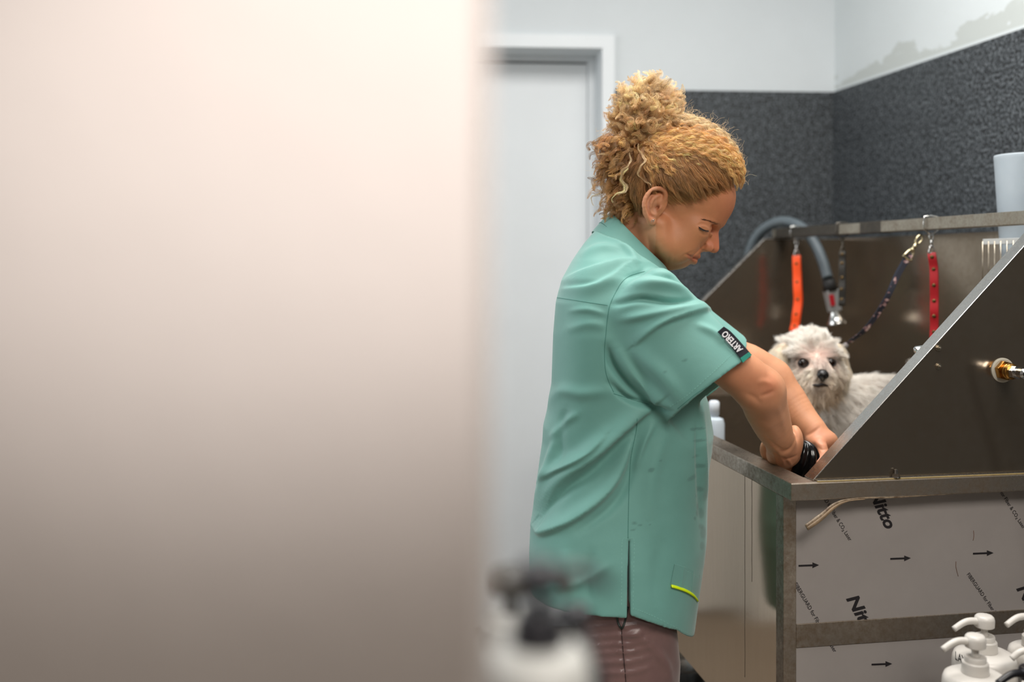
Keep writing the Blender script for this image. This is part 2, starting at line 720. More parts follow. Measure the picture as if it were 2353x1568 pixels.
RR = math.atan2(-0.954, 0.1747)
wall_right = structure('wall_right', MB().box((-0.2, 0, 0), (6.2, 0.15, 2.8)), M_WHITE_R, (CXW, CYW, 0), RR)
MB().box((0.0, -0.014, 0.0), (4.0, 0.0, 1.912)).build('stone_cladding', M_STONE, wall_right, local=True, bevel=0.002)
structure('wall_left', MB().box((-2.55, -2.35, 0), (-2.4, 3.4, 2.8)), M_CREAM)
structure('wall_front', MB().box((-2.4, -2.35, 0), (2.3, -2.2, 2.8)), M_DARKWALL)
structure('floor', MB().box((-2.6, -2.4, -0.1), (2.6, 3.9, 0.0)), M_FLOOR)
structure('ceiling', MB().box((-2.6, -2.4, 2.8), (2.6, 3.9, 2.9)), M_WHITE)
part_wall = structure('wall_partition', MB().box((-2.4, 0.27, 0), (-0.0075, 0.36, 2.8)), M_PART)
for y0, y1 in ((0.256, 0.27), (0.36, 0.374)):
    MB().box((-2.4, y0, 0), (-0.0075, y1, 0.09)).build('skirting_board', M_DOOR, part_wall, bevel=0.003)

# ------------------------------------------------------------------ the washing tub
TA = math.atan(0.1689)
TO = P(1818, 1112, 1.66)
UAX = np.array([math.cos(TA), math.sin(TA), 0])
VAX = np.array([-math.sin(TA), math.cos(TA), 0])
ZR = float(TO[2])
TW, TL = 0.765, 1.30
TM = Matrix.Translation((TO[0], TO[1], 0)) @ Matrix.Rotation(TA, 4, 'Z')


def on_v(px, py, v0):
    d = np.array([(px - CX) / F, 1.0, -(py - HY) / F])
    t = (v0 + TO[:2] @ VAX[:2]) / (d @ VAX)
    p = d * t
    return float((p - TO) @ UAX), H + float(p[2])


def on_u(px, py, u0):
    d = np.array([(px - CX) / F, 1.0, -(py - HY) / F])
    t = (u0 + TO[:2] @ UAX[:2]) / (d @ UAX)
    p = d * t
    return float((p - TO) @ VAX), H + float(p[2])


def TW_(u, v, z):
    return np.array([TO[0], TO[1], 0]) + u * UAX + v * VAX + np.array([0, 0, z])


M_STEEL = steel('dull_stained_steel', (178, 168, 156), (112, 90, 66), 0.34, 0.85, dscale=16, metal=0.85)
M_STEEL_D = steel('dark_splash_steel', (146, 134, 119), (116, 100, 80), 0.19, 0.45, dscale=10, metal=0.86)
M_STEEL_B = steel('bright_folded_steel', (205, 203, 200), (170, 160, 148), 0.30, 0.3, dscale=24)
M_STEEL_F = steel('polished_front_steel', (206, 188, 168), (168, 146, 122), 0.10, 0.22, stretch=(6, 6, 0.35), dscale=9)
M_CHROME = simple('chrome', (205, 205, 203), 0.14, 1.0, var=0.04)
M_GALV = steel('galvanised_bar', (176, 168, 154), (120, 104, 84), 0.36, 0.6, dscale=22)
M_BRASS = simple('brass', (176, 130, 66), 0.25, 1.0, var=0.12, scale=60)
M_FILM = simple('grey_protective_film', (160, 154, 151), 0.55, var=0.05, scale=9)
M_INK = simple('black_ink', (28, 24, 28), 0.7, var=0.2, scale=200)
M_SEAL = simple('yellowed_sealant', (150, 130, 84), 0.6, var=0.2, scale=60)
M_WHITENEAR = simple('white_bottle_plastic', (168, 168, 164), 0.4, var=0.03)
M_WHITEPL = simple('white_plastic', (208, 204, 198), 0.32, var=0.03)
M_BLACKPL = simple('black_plastic', (18, 17, 22), 0.35, var=0.1)
M_BLACKRUB = simple('black_rubber', (20, 20, 20), 0.6, var=0.2)

tub = thing('washing_tub', 'large stainless steel dog washing tub with sloping side panels', 'tub', (TO[0], TO[1], 0), TA)


def tp(name, mb, mat, bevel=0.0, smooth=False, parent=None, label=None):
    o = mb.build(name, mat, parent or tub, smooth=smooth, local=True, bevel=bevel)
    if label:
        o['label'] = label
    return o


RT = 0.0294
rim = MB()
rp = [(0, 0), (TW, 0), (TW, 0.0434), (0.0435, 0.0434), (0.0435, TL - 0.0434), (TW, TL - 0.0434), (TW, TL), (0, TL)]
rim.prism([(u, v, ZR - RT) for u, v in rp], [(u, v, ZR) for u, v in rp])
tp('rim', rim, M_STEEL, 0.0018)
ZB = 0.45
tp('front_panel', MB().box((0.0006, 0.032, ZB), (0.0036, TL - 0.03, ZR - RT)), M_STEEL_F, 0.0006)
u_post = on_v(1830, 1300, 0.03)[0]
FV = 0.0318
for (pu0, pu1, pv0, pv1) in ((0.0, u_post, 0.03, 0.06), (0.0, u_post, TL - 0.06, TL - 0.03), (TW - 0.03, TW, 0.03, 0.06), (TW - 0.03, TW, TL - 0.06, TL - 0.03)):
    tp('corner_post', MB().box((pu0 + 0.0002, pv0, 0.0), (pu1, pv1, ZR - RT)), M_STEEL, 0.001)
zr1 = on_v(1835, 1435, 0.03)[1]
zr0 = on_v(1835, 1490, 0.03)[1]
tp('cross_rail', MB().box((u_post, 0.0302, zr0), (TW - 0.03, 0.055, zr1)), M_STEEL, 0.0008)
tp('side_panel', MB().box((u_post - 0.004, FV, zr1 - 0.01), (TW - 0.028, FV + 0.002, ZR - RT + 0.002)), M_FILM)
tp('side_panel', MB().box((u_post - 0.004, FV, 0.2), (TW - 0.028, FV + 0.002, zr0 + 0.01)), M_FILM)
tp('side_panel', MB().box((0.03, TL - FV - 0.002, 0.2), (TW - 0.028, TL - FV, ZR - RT)), M_FILM)
# basin
ZF = 0.745
bs = MB()
bs.box((0.0435, 0.0434, ZF - 0.01), (TW - 0.004, TL - 0.0434, ZF))
bs.box((0.0395, 0.0434, ZF), (0.0435, TL - 0.0434, ZR - RT)).box((0.0435, 0.0394, ZF), (TW - 0.004, 0.0434, ZR - RT)).box((0.0435, TL - 0.0434, ZF), (TW - 0.004, TL - 0.0394, ZR - RT))
tp('basin', bs, M_STEEL_D)
ZT = 1.386


def end_panel(v0, v1, ub, ut, flange, name):
    pts = [(ub, ZR + 0.0005), (ut, ZT), (TW - 0.005, ZT), (TW - 0.005, ZR + 0.0005)]
    m = MB().prism([(u, v0, z) for u, z in pts], [(u, v1, z) for u, z in pts])
    p = tp(name, m, M_STEEL_D)
    f0, f1 = flange
    n = np.array([-(ZT - ZR), ut - ub])
    n = n / np.linalg.norm(n) * 0.0022
    a, b = np.array(pts[0]), np.array(pts[1])
    m = MB()
    ring = [a, b, b + n, a + n]
    m.prism([(q[0], f0, q[1]) for q in ring], [(q[0], f1, q[1]) for q in ring])
    m.box((ut - 0.001, f0, ZT + 0.0003), (TW - 0.005, f1, ZT + 0.0024))
    f = tp('folded_edge', m, M_STEEL_B, 0.0007, parent=p)
    return p


near_panel = end_panel(0.0116, 0.0136, 0.0456, 0.482, (0.0112, 0.0434), 'splash_panel')
far_panel = end_panel(1.2666, 1.2686, 0.055, 0.514, (1.2662, 1.290), 'splash_panel')
tp('back_panel', MB().box((TW - 0.0045, 0.0116, 0.55), (TW - 0.0022, 1.290, 1.3885)), M_STEEL_D)
lp = MB().box((0.05, 0.0045, ZR + 0.0003), (TW - 0.01, 0.0115, ZR + 0.0022))
tp('bottom_lip', lp, M_STEEL_B, 0.0006)
tp('sealant_bead', MB().tube([(0.048, 0.003, ZR + 0.0006), (0.2, 0.0028, ZR + 0.0006), (0.5, 0.003, ZR + 0.0006), (TW - 0.01, 0.003, ZR + 0.0006)], 0.0016, 8), M_SEAL, smooth=True)
# hanging bar
BU0, BU1, BZ0, BZ1 = 0.5446, 0.5726, 1.3895, 1.4165
bar = MB().box((BU0, 0.005, BZ0), (BU1, 1.288, BZ1))
tp('hanging_bar', bar, M_GALV, 0.002)
for v0_, v1_ in ((0.875, 1.262), (0.665, 0.765)):  # dark sleeves stand in for dark reflections along the bar
    tp('bar_reflection', MB().box((BU0 - 0.0008, v0_, BZ0 - 0.0008), (BU1 + 0.0008, v1_, BZ1 + 0.0008)), simple('dark_bar_reflection', (66, 60, 52), 0.4, 0.5, var=.3, scale=60), 0.002)
ft = MB().box((BU0 - 0.004, 1.262, ZT + 0.0026), (BU1 + 0.03, 1.289, BZ0))
tp('bar_foot', ft, M_BLACKRUB, 0.001)
ft = MB().box((BU0 - 0.004, 0.012, ZT + 0.0026), (BU1 + 0.03, 0.04, BZ0))
tp('bar_foot', ft, M_BLACKRUB, 0.001)
# drips down the front panel
for px, y0, y1 in ((1711, 1075, 1560), (1727, 1100, 1340)):
    v_, za = on_u(px, y0, 0.0)
    _, zb = on_u(px + 3, y1, 0.0)
    path = [(0.0004, v_ + 0.0006 * math.sin(i * 2.1), za + (zb - za) * i / 9) for i in range(10)]
    tp('drip_mark', MB().tube(path, 0.0003, 5), simple('dried_drip', (96, 86, 74), 0.5), smooth=True)


def hexprism(mb, c, axis, r, h0, h1):
    ax = Vector(axis).normalized()
    a = ax.orthogonal().normalized()
    b = ax.cross(a)
    c = Vector(c)
    r0 = [c + ax * h0 + (a * math.cos(k * math.pi / 3) + b * math.sin(k * math.pi / 3)) * r for k in range(6)]
    r1 = [p + ax * (h1 - h0) for p in r0]
    return mb.prism(r0, r1)


ub, zb = on_v(2057, 1088, 0.0085)
m = MB().lathe([(0, 0), (0.008, 0), (0.008, 0.0014), (0.0, 0.0014)], (ub, 0.0062, ZR + 0.0022), seg=24)
hexprism(m, (ub, 0.0062, ZR + 0.0036), (0, 0, 1), 0.0062, 0, 0.0055)
m.lathe([(0.003, 0), (0.003, 0.0065), (0, 0.0075)], (ub, 0.0062, ZR + 0.009), seg=14)
tp('bolt', m, M_CHROME)
for (px, py) in ((2156, 800), (2156, 842)):
    u_, z_ = on_v(px, py, 0.0116)
    m = MB().lathe([(0.0055, 0), (0.0055, 0.001), (0, 0.0011)], (u_, 0.0115, z_), (0, -1, 0), 20)
    hexprism(m, (u_, 0.0115, z_), (0, -1, 0), 0.0042, 0.001, 0.0038)
    m.lathe([(0.002, 0), (0.002, 0.0032), (0, 0.0036)], (u_, 0.0077, z_), (0, -1, 0), 12)
    tp('screw', m, M_GALV, smooth=False)
u_, z_ = on_v(2113, 799, 0.058)
m = MB().lathe([(0.0, -0.03), (0.0085, -0.03), (0.0115, -0.026), (0.0115, 0.03), (0.0, 0.03)], (u_ + 0.022, 0.058, z_ - 0.004), (1, 0, 0.12), 24, sq=0.5)
tp('hose_clip', m, M_CHROME, smooth=True)
# brass water inlet on the near panel
u_, z_ = on_v(2303, 851, 0.0116)
c = (u_, 0.0116, z_)
fit = tp('water_inlet', MB().lathe([(0.0215, 0), (0.0215, 0.002), (0.019, 0.003), (0, 0.003)], c, (0, -1, 0), 40), simple('white_washer', (190, 186, 172), 0.6), smooth=False, label='pale washer with brass and chrome hose fittings')
m = MB()
hexprism(m, c, (0, -1, 0), 0.0175, 0.003, 0.012)
m.lathe([(0.0125, 0.012), (0.0125, 0.016), (0.0138, 0.017), (0.0138, 0.019), (0.0125, 0.020), (0.0125, 0.0225), (0.0138, 0.0235), (0.0138, 0.026), (0.012, 0.028), (0, 0.028)], c, (0, -1, 0), 32)
tp('brass_fitting', m, M_BRASS, 0.0006, parent=fit)
m = MB()
hexprism(m, c, (0, -1, 0), 0.0115, 0.028, 0.040)
m.lathe([(0.0075, 0.040), (0.0075, 0.046), (0.009, 0.047), (0.009, 0.058), (0.006, 0.062), (0, 0.062)], c, (0, -1, 0), 28)
tp('hose_nut', m, M_CHROME, 0.0005, parent=fit)
pth = spline([(c[0], c[1] - 0.058, c[2]), (c[0], c[1] - 0.09, c[2] - 0.002), (c[0] + 0.03, c[1] - 0.12, c[2] - 0.05), (c[0] + 0.08, c[1] - 0.11, c[2] - 0.25), (c[0] + 0.10, c[1] - 0.07, c[2] - 0.6), (c[0] + 0.12, c[1] - 0.06, 0.02)], 40)
tp('supply_hose', MB().tube(pth, 0.006, 10), M_BLACKRUB, smooth=True, parent=fit)
# loose edge strip hanging below the rim
ps = [(2353, 1127), (2200, 1134), (2060, 1143), (1990, 1145), (1945, 1150), (1915, 1164), (1885, 1190), (1853, 1213)]
pv = [0.001, 0.001, 0.001, 0.000, -0.001, -0.003, -0.006, -0.009]
pts = []
for (a, b), v_ in zip(ps, pv):
    u_, z_ = on_v(a, b, v_)
    pts.append((u_, v_, z_))
pts = spline(pts, 60)
wd = np.interp(np.linspace(0, 1, 60), [0, 0.55, 0.7, 0.9, 1], [0.0012, 0.0016, 0.0045, 0.0065, 0.0055])
M_STRIP = NT('aged_clear_strip')
M_STRIP.l(M_STRIP.ramp(M_STRIP.noise(60, 5, 0.7, stretch=(1, 1, 1)), [(0.35, lin((88, 66, 46))), (0.65, lin((176, 158, 134)))]), M_STRIP.b.inputs['Base Color'])
M_STRIP.set(Roughness=0.3)
M_STRIP = M_STRIP.m
strip = tp('edge_strip', MB().tube(pts, wd, 10, flat=0.32, up=(0, 0, 1)), M_STRIP, smooth=True, label='frayed brownish edge strip hanging loose')
pts2 = [p + np.array([0.0, -0.0035, -0.0012]) for p in pts[26:]]
tp('inner_ply', MB().tube(pts2, wd[26:] * 0.55, 8, flat=0.5, up=(0, 0, 1)), simple('strip_core', (140, 118, 92), 0.5, var=0.3, scale=90), smooth=True, parent=strip)

# printed film: lettering and arrows lie flat on the side panel
bpy.context.view_layer.update()


def film_text(body, p0, p1, size, fat=0.0, shear=0.0, nchar=None, xs=None):
    a = on_v(p0[0], p0[1], FV - 0.0004)
    b = on_v(p1[0], p1[1], FV - 0.0004)
    x = (b[0] - a[0], 0, b[1] - a[1])
    o = text_obj('lettering', body, size, M_INK, tub, frame((a[0], FV - 0.0004, a[1]), x, (0, -1, 0)), local=True, shear=shear, fat=fat, extrude=0.00012)
    bpy.context.view_layer.update()
    L = math.hypot(x[0], x[2])
    s = L / max(o.dimensions.x, 1e-6)
    o.matrix_basis = o.matrix_basis @ Matrix.Diagonal((s, 1, 1, 1))
    return o


full = 'FIBERGUARD for Fiber & CO\u2082 Laser'
film_text('RD for Fiber & CO\u2082 Laser', (1891, 1146), (1951, 1244), 0.0098)
film_text('D for Fiber & CO\u2082 Laser', (2292, 1124), (2350, 1216), 0.0098)
film_text(full, (1824, 1343), (1916, 1500), 0.0098)
film_text(full, (2221, 1321), (2313, 1453), 0.0098)
film_text('Nitto', (1996, 1132), (2036, 1218), 0.031, 0.0009, 0.28)
film_text('Nitto', (1944, 1375), (1996, 1470), 0.031, 0.0009, 0.28)
film_text('Nitto', (2335, 1352), (2385, 1440), 0.031, 0.0009, 0.28)
for (ax, ay) in ((1835, 1301), (2046, 1285), (2236, 1273), (2003, 1528), (1790, 1545)):
    pr = [on_v(ax + dx, ay + dy - dx * 0.04, FV - 0.0005) for dx, dy in ((0, -2), (32, -2), (32, -6.5), (47, 0), (32, 6.5), (32, 2), (0, 2))]
    m = MB().prism([(u, FV - 0.0006, z) for u, z in pr], [(u, FV - 0.0001, z) for u, z in pr])
    if ax > 1800:
        tp('printed_arrow', m, M_INK)
# two stray hairs stuck on the film
for pl in ([(2237, 1220), (2238, 1232), (2236, 1243)], [(2197, 1291), (2197, 1305), (2202, 1325)]):
    pts = [(on_v(a, b, FV - 0.0006)[0], FV - 0.0006, on_v(a, b, FV - 0.0006)[1]) for a, b in pl]
    tp('stray_hair', MB().tube(spline(pts, 10), 0.0004, 5), simple('stray_hair', (120, 84, 62), 0.6), smooth=True)

# steel bucket under the tub
bk = thing('bucket', 'round steel bucket standing on the floor under the tub', 'bucket', (0.50, 2.62, 0))
MB().lathe([(0.0, 0.0), (0.085, 0.0), (0.115, 0.22), (0.12, 0.222), (0.12, 0.228), (0.112, 0.228), (0.08, 0.012), (0.0, 0.012)], (0.50, 2.62, 0), seg=40).build('body', M_CHROME, bk, smooth=True)
smooth_by_angle(bk.children[0])
MB().tube([(0.5 + 0.118 * math.cos(a), 2.62 + 0.03 - 0.05 * math.sin(a), 0.225 + 0.02 * math.sin(a)) for a in np.linspace(0, math.pi, 24)], 0.003, 8).build('handle', M_CHROME, bk, smooth=True)

# ------------------------------------------------------------------ hung grooming loops
def ring_pts(c, a, b, ra, rb, n=20):
    c, a, b = Vector(c), Vector(a), Vector(b)
    return [c + a * (ra * math.cos(t)) + b * (rb * math.sin(t)) for t in np.linspace(0, 2 * math.pi, n, endpoint=False)]


def snap_hook(root, top, down, length, mat):
    """a swivel snap hook from `top` along unit vector `down`"""
    top, down = Vector(top), Vector(down).normalized()
    side = Vector((1, 0.1, 0))
    side = (side - down * side.dot(down)).normalized()
    m = MB()
    m.tube(ring_pts(top + down * length * 0.18, side, down, length * 0.10, length * 0.18, 18), length * 0.04, 8, closed=True)
    m.tube([top + down * length * 0.34, top + down * length * 0.62], [length * 0.085, length * 0.06], 12)
    m.lathe([(length * 0.07, 0), (length * 0.10, length * 0.03), (length * 0.10, length * 0.08), (length * 0.06, length * 0.1)], top + down * length * 0.58, down, 16)
    o = m.build('snap_hook', mat, root, smooth=True)
    d = MB()
    w, h0, h1 = length * 0.16, length * 0.68, length * 1.0
    c = [top + down * h0 - side * w * 0.5, top + down * h0 + side * w * 0.5, top + down * h1 + side * w, top + down * h1 - side * w]
    ps = []
    for i in range(4):
        for t in (0.0, 0.25, 0.5, 0.75):
            ps.append(c[i].lerp(c[(i + 1) % 4], t))
    d.tube(ps, length * 0.05, 8, closed=True)
    d.build('ring', mat, o, smooth=True)
    return top + down * length * 0.98


def ribbon(center, side, thick, width, closed=False):
    """flat strap through points; side gives the width direction"""
    m = MB()
    pts = [Vector(p) for p in center]
    n = len(pts)
    sd = Vector(side).normalized()
    vs, fs = [], []
    for i, p in enumerate(pts):
        t = (pts[min(i + 1, n - 1)] - pts[max(i - 1, 0)]).normalized()
        nn = t.cross(sd).normalized()
        s2 = nn.cross(t).normalized()
        for a, b in ((-1, -1), (1, -1), (1, 1), (-1, 1)):
            vs.append(p + s2 * (a * width / 2) + nn * (b * thick / 2))
    for i in range(n - 1):
        for k in range(4):
            k2 = (k + 1) % 4
            fs.append((i * 4 + k, i * 4 + k2, i * 4 + 4 + k2, i * 4 + 4 + k))
    fs.append((3, 2, 1, 0))
    fs.append(tuple((n - 1) * 4 + k for k in range(4)))
    return m.add(vs, fs)


def hung_loop(name, label, v, px_path, mat, studmat, width, hookmat, hook_len, nst, turn=0.5, group='grooming loops hung from the bar'):
    top = TW_((BU0 + BU1) / 2, v, BZ0)
    root = thing(name, label, 'strap', tuple(top), group=group)
    Yt = top[1]
    # wire hook around the bar
    UA = Vector(UAX)
    c = Vector(TW_((BU0 + BU1) / 2, v, (BZ0 + BZ1) / 2))
    q = [c + UA * a + Vector((0, 0, b)) for a, b in ((-0.017, -0.012), (-0.0185, 0.0), (-0.017, 0.0165), (0, 0.0185), (0.017, 0.0165), (0.0185, 0), (0.017, -0.014), (0.006, -0.021), (0, -0.026), (-0.006, -0.021))]
    MB().tube(q, 0.0016, 8, closed=True).build('hanger_wire', hookmat, root, smooth=True)
    e = snap_hook(root, Vector(top) + Vector((0, 0, -0.008)), (0.02, 0, -1), hook_len, hookmat)
    pts = [np.array(e)] + [P(a, b, Yt) for a, b in px_path]
    pts = spline(pts, 46)
    sd = Vector((math.cos(turn), -math.sin(turn), 0))
    nn = Vector((math.sin(turn), math.cos(turn), 0))
    front, back = [], []
    for i, p in enumerate(pts):
        t = i / 45
        g = 0.0065 * math.sin(math.pi * min(1, t * 1.0)) ** 0.4 + 0.0012
        wob = 0.0016 * math.sin(t * 21)
        front.append(Vector(p) - nn * (g + wob))
        back.append(Vector(p) + nn * (g - wob * 0.6))
    loop = front + [Vector(pts[-1]) - Vector((0, 0, 0.004))] + back[::-1]
    st = ribbon(loop, sd, 0.0022, width)
    strap = st.build('loop_strap', mat, root, smooth=False, bevel=0.0005)
    for k in range(nst):
        t = (k + 0.5) / nst
        i = int(t * 44)
        for arr, s in ((front, -1), (back, 1)):
            p = arr[i] + nn * (s * 0.001)
            MB().lathe([(0.0042, 0), (0.0042, 0.0008), (0.003, 0.0016), (0, 0.0018)], p, nn * s, 14).build('stud', studmat, strap, smooth=True)
    return root


M_STUD = simple('aged_brass_stud', (112, 92, 62), 0.35, 1.0, var=0.2, scale=80)
M_ORANGE = simple('orange_strap', (255, 84, 24), 0.5, var=0.05)
M_RED = simple('red_strap', (166, 16, 28), 0.5, var=0.08)
M_DKSTRAP = simple('dark_strap', (42, 40, 36), 0.6, var=0.2)
hung_loop('grooming_loop', 'bright orange studded loop strap hanging at the far end of the bar', 1.150,
          [(1832, 640), (1834, 690), (1829, 735), (1824, 762)], M_ORANGE, M_STUD, 0.022, M_CHROME, 0.046, 5)
hung_loop('grooming_loop', 'dark studded loop strap hanging beside the shower hose', 0.879,
          [(1936, 600), (1936, 640), (1935, 676), (1934, 700)], M_DKSTRAP, M_STUD, 0.015, simple('dull_hook', (110, 106, 98), 0.35, 1.0), 0.036, 5)
hung_loop('grooming_loop', 'dark red studded loop strap hanging nearest along the bar', 0.478,
          [(2146, 620), (2147, 680), (2147, 730), (2146, 790)], M_RED, M_STUD, 0.017, M_CHROME, 0.044, 6)

# the leash that holds the dog
lt = TW_((BU0 + BU1) / 2 - 0.01, 0.50, BZ0 - 0.012)
leash = thing('leash', 'thin dark blue leash patterned with flowers, from bar to dog', 'leash', tuple(lt))
lpx = [(2086, 590, 2.24), (2062, 632, 2.25), (2040, 680, 2.26), (2015, 722, 2.28), (1985, 760, 2.30), (1955, 784, 2.32), (1940, 797, 2.33), (1915, 850, 2.33)]
e = snap_hook(leash, lt, P(2088, 588, 2.24) - lt, 0.062, simple('gold_hook', (196, 184, 152), 0.25, 1.0))
lp_ = spline([np.array(e)] + [P(*q) for q in lpx], 70)
M_LEASH = NT('flower_print_strap')
M_LEASH.l(M_LEASH.ramp(M_LEASH.noise(110, 2, 0.5), [(0.56, lin((28, 30, 42))), (0.62, lin((150, 110, 112))), (0.72, lin((196, 176, 168)))]), M_LEASH.b.inputs['Base Color'])
M_LEASH.set(Roughness=0.7)
M_LEASH = M_LEASH.m
sp1 = [Vector(p) + Vector((0.0035, -0.002, 0)) * max(0, 1 - i / 50) for i, p in enumerate(lp_)]
sp2 = [Vector(p) - Vector((0.0035, -0.002, 0)) * max(0, 1 - i / 50) for i, p in enumerate(lp_)]
ribbon(sp1, (1, -0.5, 0.6), 0.0018, 0.0105).build('strap', M_LEASH, leash, bevel=0.0004)
ribbon(sp2, (1, -0.5, 0.6), 0.0018, 0.0085).build('strap', simple('navy_strap', (40, 46, 62), 0.7), leash, bevel=0.0004)
kp = [P(1946, 791, 2.325), P(1940, 797, 2.325), P(1936, 803, 2.325)]
MB().tube(kp, [0.006, 0.0075, 0.0055], 10).build('knot', simple('grey_knot', (120, 116, 116), 0.9, var=0.4, scale=220), leash, smooth=True)

# ------------------------------------------------------------------ shower
sh0 = P(1722, 640, 3.12)
shower = thing('shower_hose', 'grey ribbed shower hose arching over the far panel with silver spray head', 'shower', tuple(sh0))
hp_ = [(1716, 760, 3.16), (1716, 640, 3.14), (1726, 568, 3.12), (1755, 527, 3.08), (1798, 509, 3.02), (1842, 523, 2.95), (1872, 560, 2.90), (1890, 600, 2.86), (1902, 640, 2.83)]
hs = spline([P(*q) for q in hp_], 150)
rad = [0.0150 + 0.0014 * math.sin(i * 2.1) for i in range(150)]
MB().tube(hs, rad, 16).build('hose', simple('grey_ribbed_hose', (86, 96, 102), 0.42, var=0.12, scale=20), shower, smooth=True)
HY0 = 2.83
a, b = P(1903, 642, HY0), P(1909, 668, HY0)
MB().tube([a, (a + b) / 2, b], [0.0175, 0.0185, 0.021], 20).build('hose_collar', M_BLACKRUB, shower, smooth=True)
ax = Vector(P(1918, 716, HY0) - P(1909, 666, HY0))
fm = frame(P(1909, 666, HY0), ax, (0.1, -1, 0))
m = MB().prism([fm @ Vector((0, s * 0.019, t * 0.016)) for s, t in ((-1, -1), (1, -1), (1, 1), (-1, 1))],
               [fm @ Vector((ax.length, s * 0.0165, t * 0.014)) for s, t in ((-1, -1), (1, -1), (1, 1), (-1, 1))])
hdl = m.build('handle', simple('silver_grey_plastic', (166, 168, 168), 0.3, 0.4), shower, bevel=0.003)
m = MB().prism([fm @ Vector((0.2 * ax.length + dx, s, 0.0165)) for dx, s in ((0, -0.016), (0, -0.001), (0.032, -0.002), (0.032, -0.016))],
               [fm @ Vector((0.2 * ax.length + dx, s, 0.020)) for dx, s in ((0, -0.015), (0, -0.002), (0.032, -0.003), (0.032, -0.015))])
m.build('trigger_button', simple('red_plastic', (168, 26, 36), 0.35), hdl, bevel=0.001)
m = MB().lathe([(0.010, -0.004), (0.0125, 0.0), (0.015, 0.010), (0.022, 0.026), (0.0285, 0.036), (0.0285, 0.040), (0.025, 0.041), (0.0, 0.041)], P(1917, 712, HY0), ax, 32)
sr = m.build('spray_head', M_CHROME, shower, smooth=True)
smooth_by_angle(sr, 40)

# ------------------------------------------------------------------ wire basket with jugs on the back panel
bu = TW - 0.142
bv0, bzt = on_u(2258, 555, bu)
bask = thing('wire_basket', 'wire basket hooked on the back panel under the plastic beakers', 'basket', tuple(TW_(bu, bv0, bzt)))
BL, BD, BHt = 0.30, 0.134, 0.105
m = MB()
fl = [TW_(bu, bv0, bzt), TW_(bu, bv0 - BL, bzt)]
m.prism([TW_(bu, bv0, bzt - 0.007), TW_(bu + 0.003, bv0, bzt - 0.007), TW_(bu + 0.003, bv0, bzt + 0.005), TW_(bu, bv0, bzt + 0.005)],
        [TW_(bu, bv0 - BL, bzt - 0.007), TW_(bu + 0.003, bv0 - BL, bzt - 0.007), TW_(bu + 0.003, bv0 - BL, bzt + 0.005), TW_(bu, bv0 - BL, bzt + 0.005)])
m.build('front_band', simple('pale_metal_band', (196, 198, 196), 0.4, 0.2), bask, bevel=0.0008)
for q in ([TW_(bu + 0.002, bv0, bzt), TW_(bu + BD, bv0, bzt), TW_(bu + BD, bv0 - BL, bzt), TW_(bu + 0.002, bv0 - BL, bzt)],
          [TW_(bu, bv0, bzt - BHt), TW_(bu, bv0 - BL, bzt - BHt)], [TW_(bu + BD, bv0, bzt - BHt), TW_(bu + BD, bv0 - BL, bzt - BHt)]):
    MB().tube(q, 0.002, 8).build('frame_wire', M_GALV, bask, smooth=True)
for k in range(16):
    v_ = bv0 - BL * k / 15
    MB().tube([TW_(bu + BD, v_, bzt), TW_(bu + BD, v_, bzt - BHt), TW_(bu, v_, bzt - BHt), TW_(bu, v_, bzt)], 0.0016, 6).build('wire', M_GALV, bask, smooth=True)

t = NT('frosted_plastic')
t.set(**{'Base_Color': lin((196, 208, 216)), 'Roughness': 0.4, 'Transmission_Weight': 0.35, 'IOR': 1.3})
t.l(t.ramp(t.noise(8, 3), [(0.3, lin((188, 200, 209))), (0.7, lin((204, 214, 221)))]), t.b.inputs['Base Color'])
M_FROST = t.m


def jug(label, c, rb, rt, hgt, lean):
    root = thing('plastic_beaker', label, 'container', tuple(c), group='frosted beakers in the wire basket')
    root.rotation_euler = (lean[0], lean[1], math.radians(-70))
    prof = [(0, 0.0), (rb * 0.94, 0.0), (rb, 0.006)] + [(rb + (rt - rb) * q, 0.006 + (hgt - 0.016) * q) for q in np.linspace(0.08, 1, 10)]
    prof += [(rt + 0.0006, hgt - 0.004), (rt, hgt - 0.001), (rt - 0.0015, hgt)]
    prof += [(rb + (rt - rb) * q - 0.0025, 0.006 + (hgt - 0.016) * q) for q in np.linspace(1, 0.05, 6)] + [(rb - 0.004, 0.004), (0, 0.004)]
    m = MB().lathe(prof, (0, 0, 0), seg=48)
    # pouring lip
    v2 = []
    for (x, y, z) in m.v:
        a = math.atan2(y, x)
        w = max(0, 1 - abs((a - math.radians(170) + math.pi) % (2 * math.pi) - math.pi) / 0.5)
        g = max(0, (z - hgt * 0.8) / (hgt * 0.2))
        v2.append((x * (1 + 0.05 * w * g), y * (1 + 0.05 * w * g), z + 0.004 * w * g))
    m.v = v2
    o = m.build('beaker_body', M_FROST, root, smooth=True, local=True)
    return root


ju = bu + 0.067
jv = on_u(2358, 560, ju)[0]
jug('tall frosted plastic beaker at the left end of the wire basket', TW_(ju, jv, bzt - BHt + 0.003), 0.046, 0.062, 0.285, (0.0, 0.0))
jug('tall frosted plastic beaker cut by the right frame edge, higher rim', TW_(ju, jv - 0.142, bzt - BHt + 0.003), 0.046, 0.062, 0.305, (0.0, 0.0))

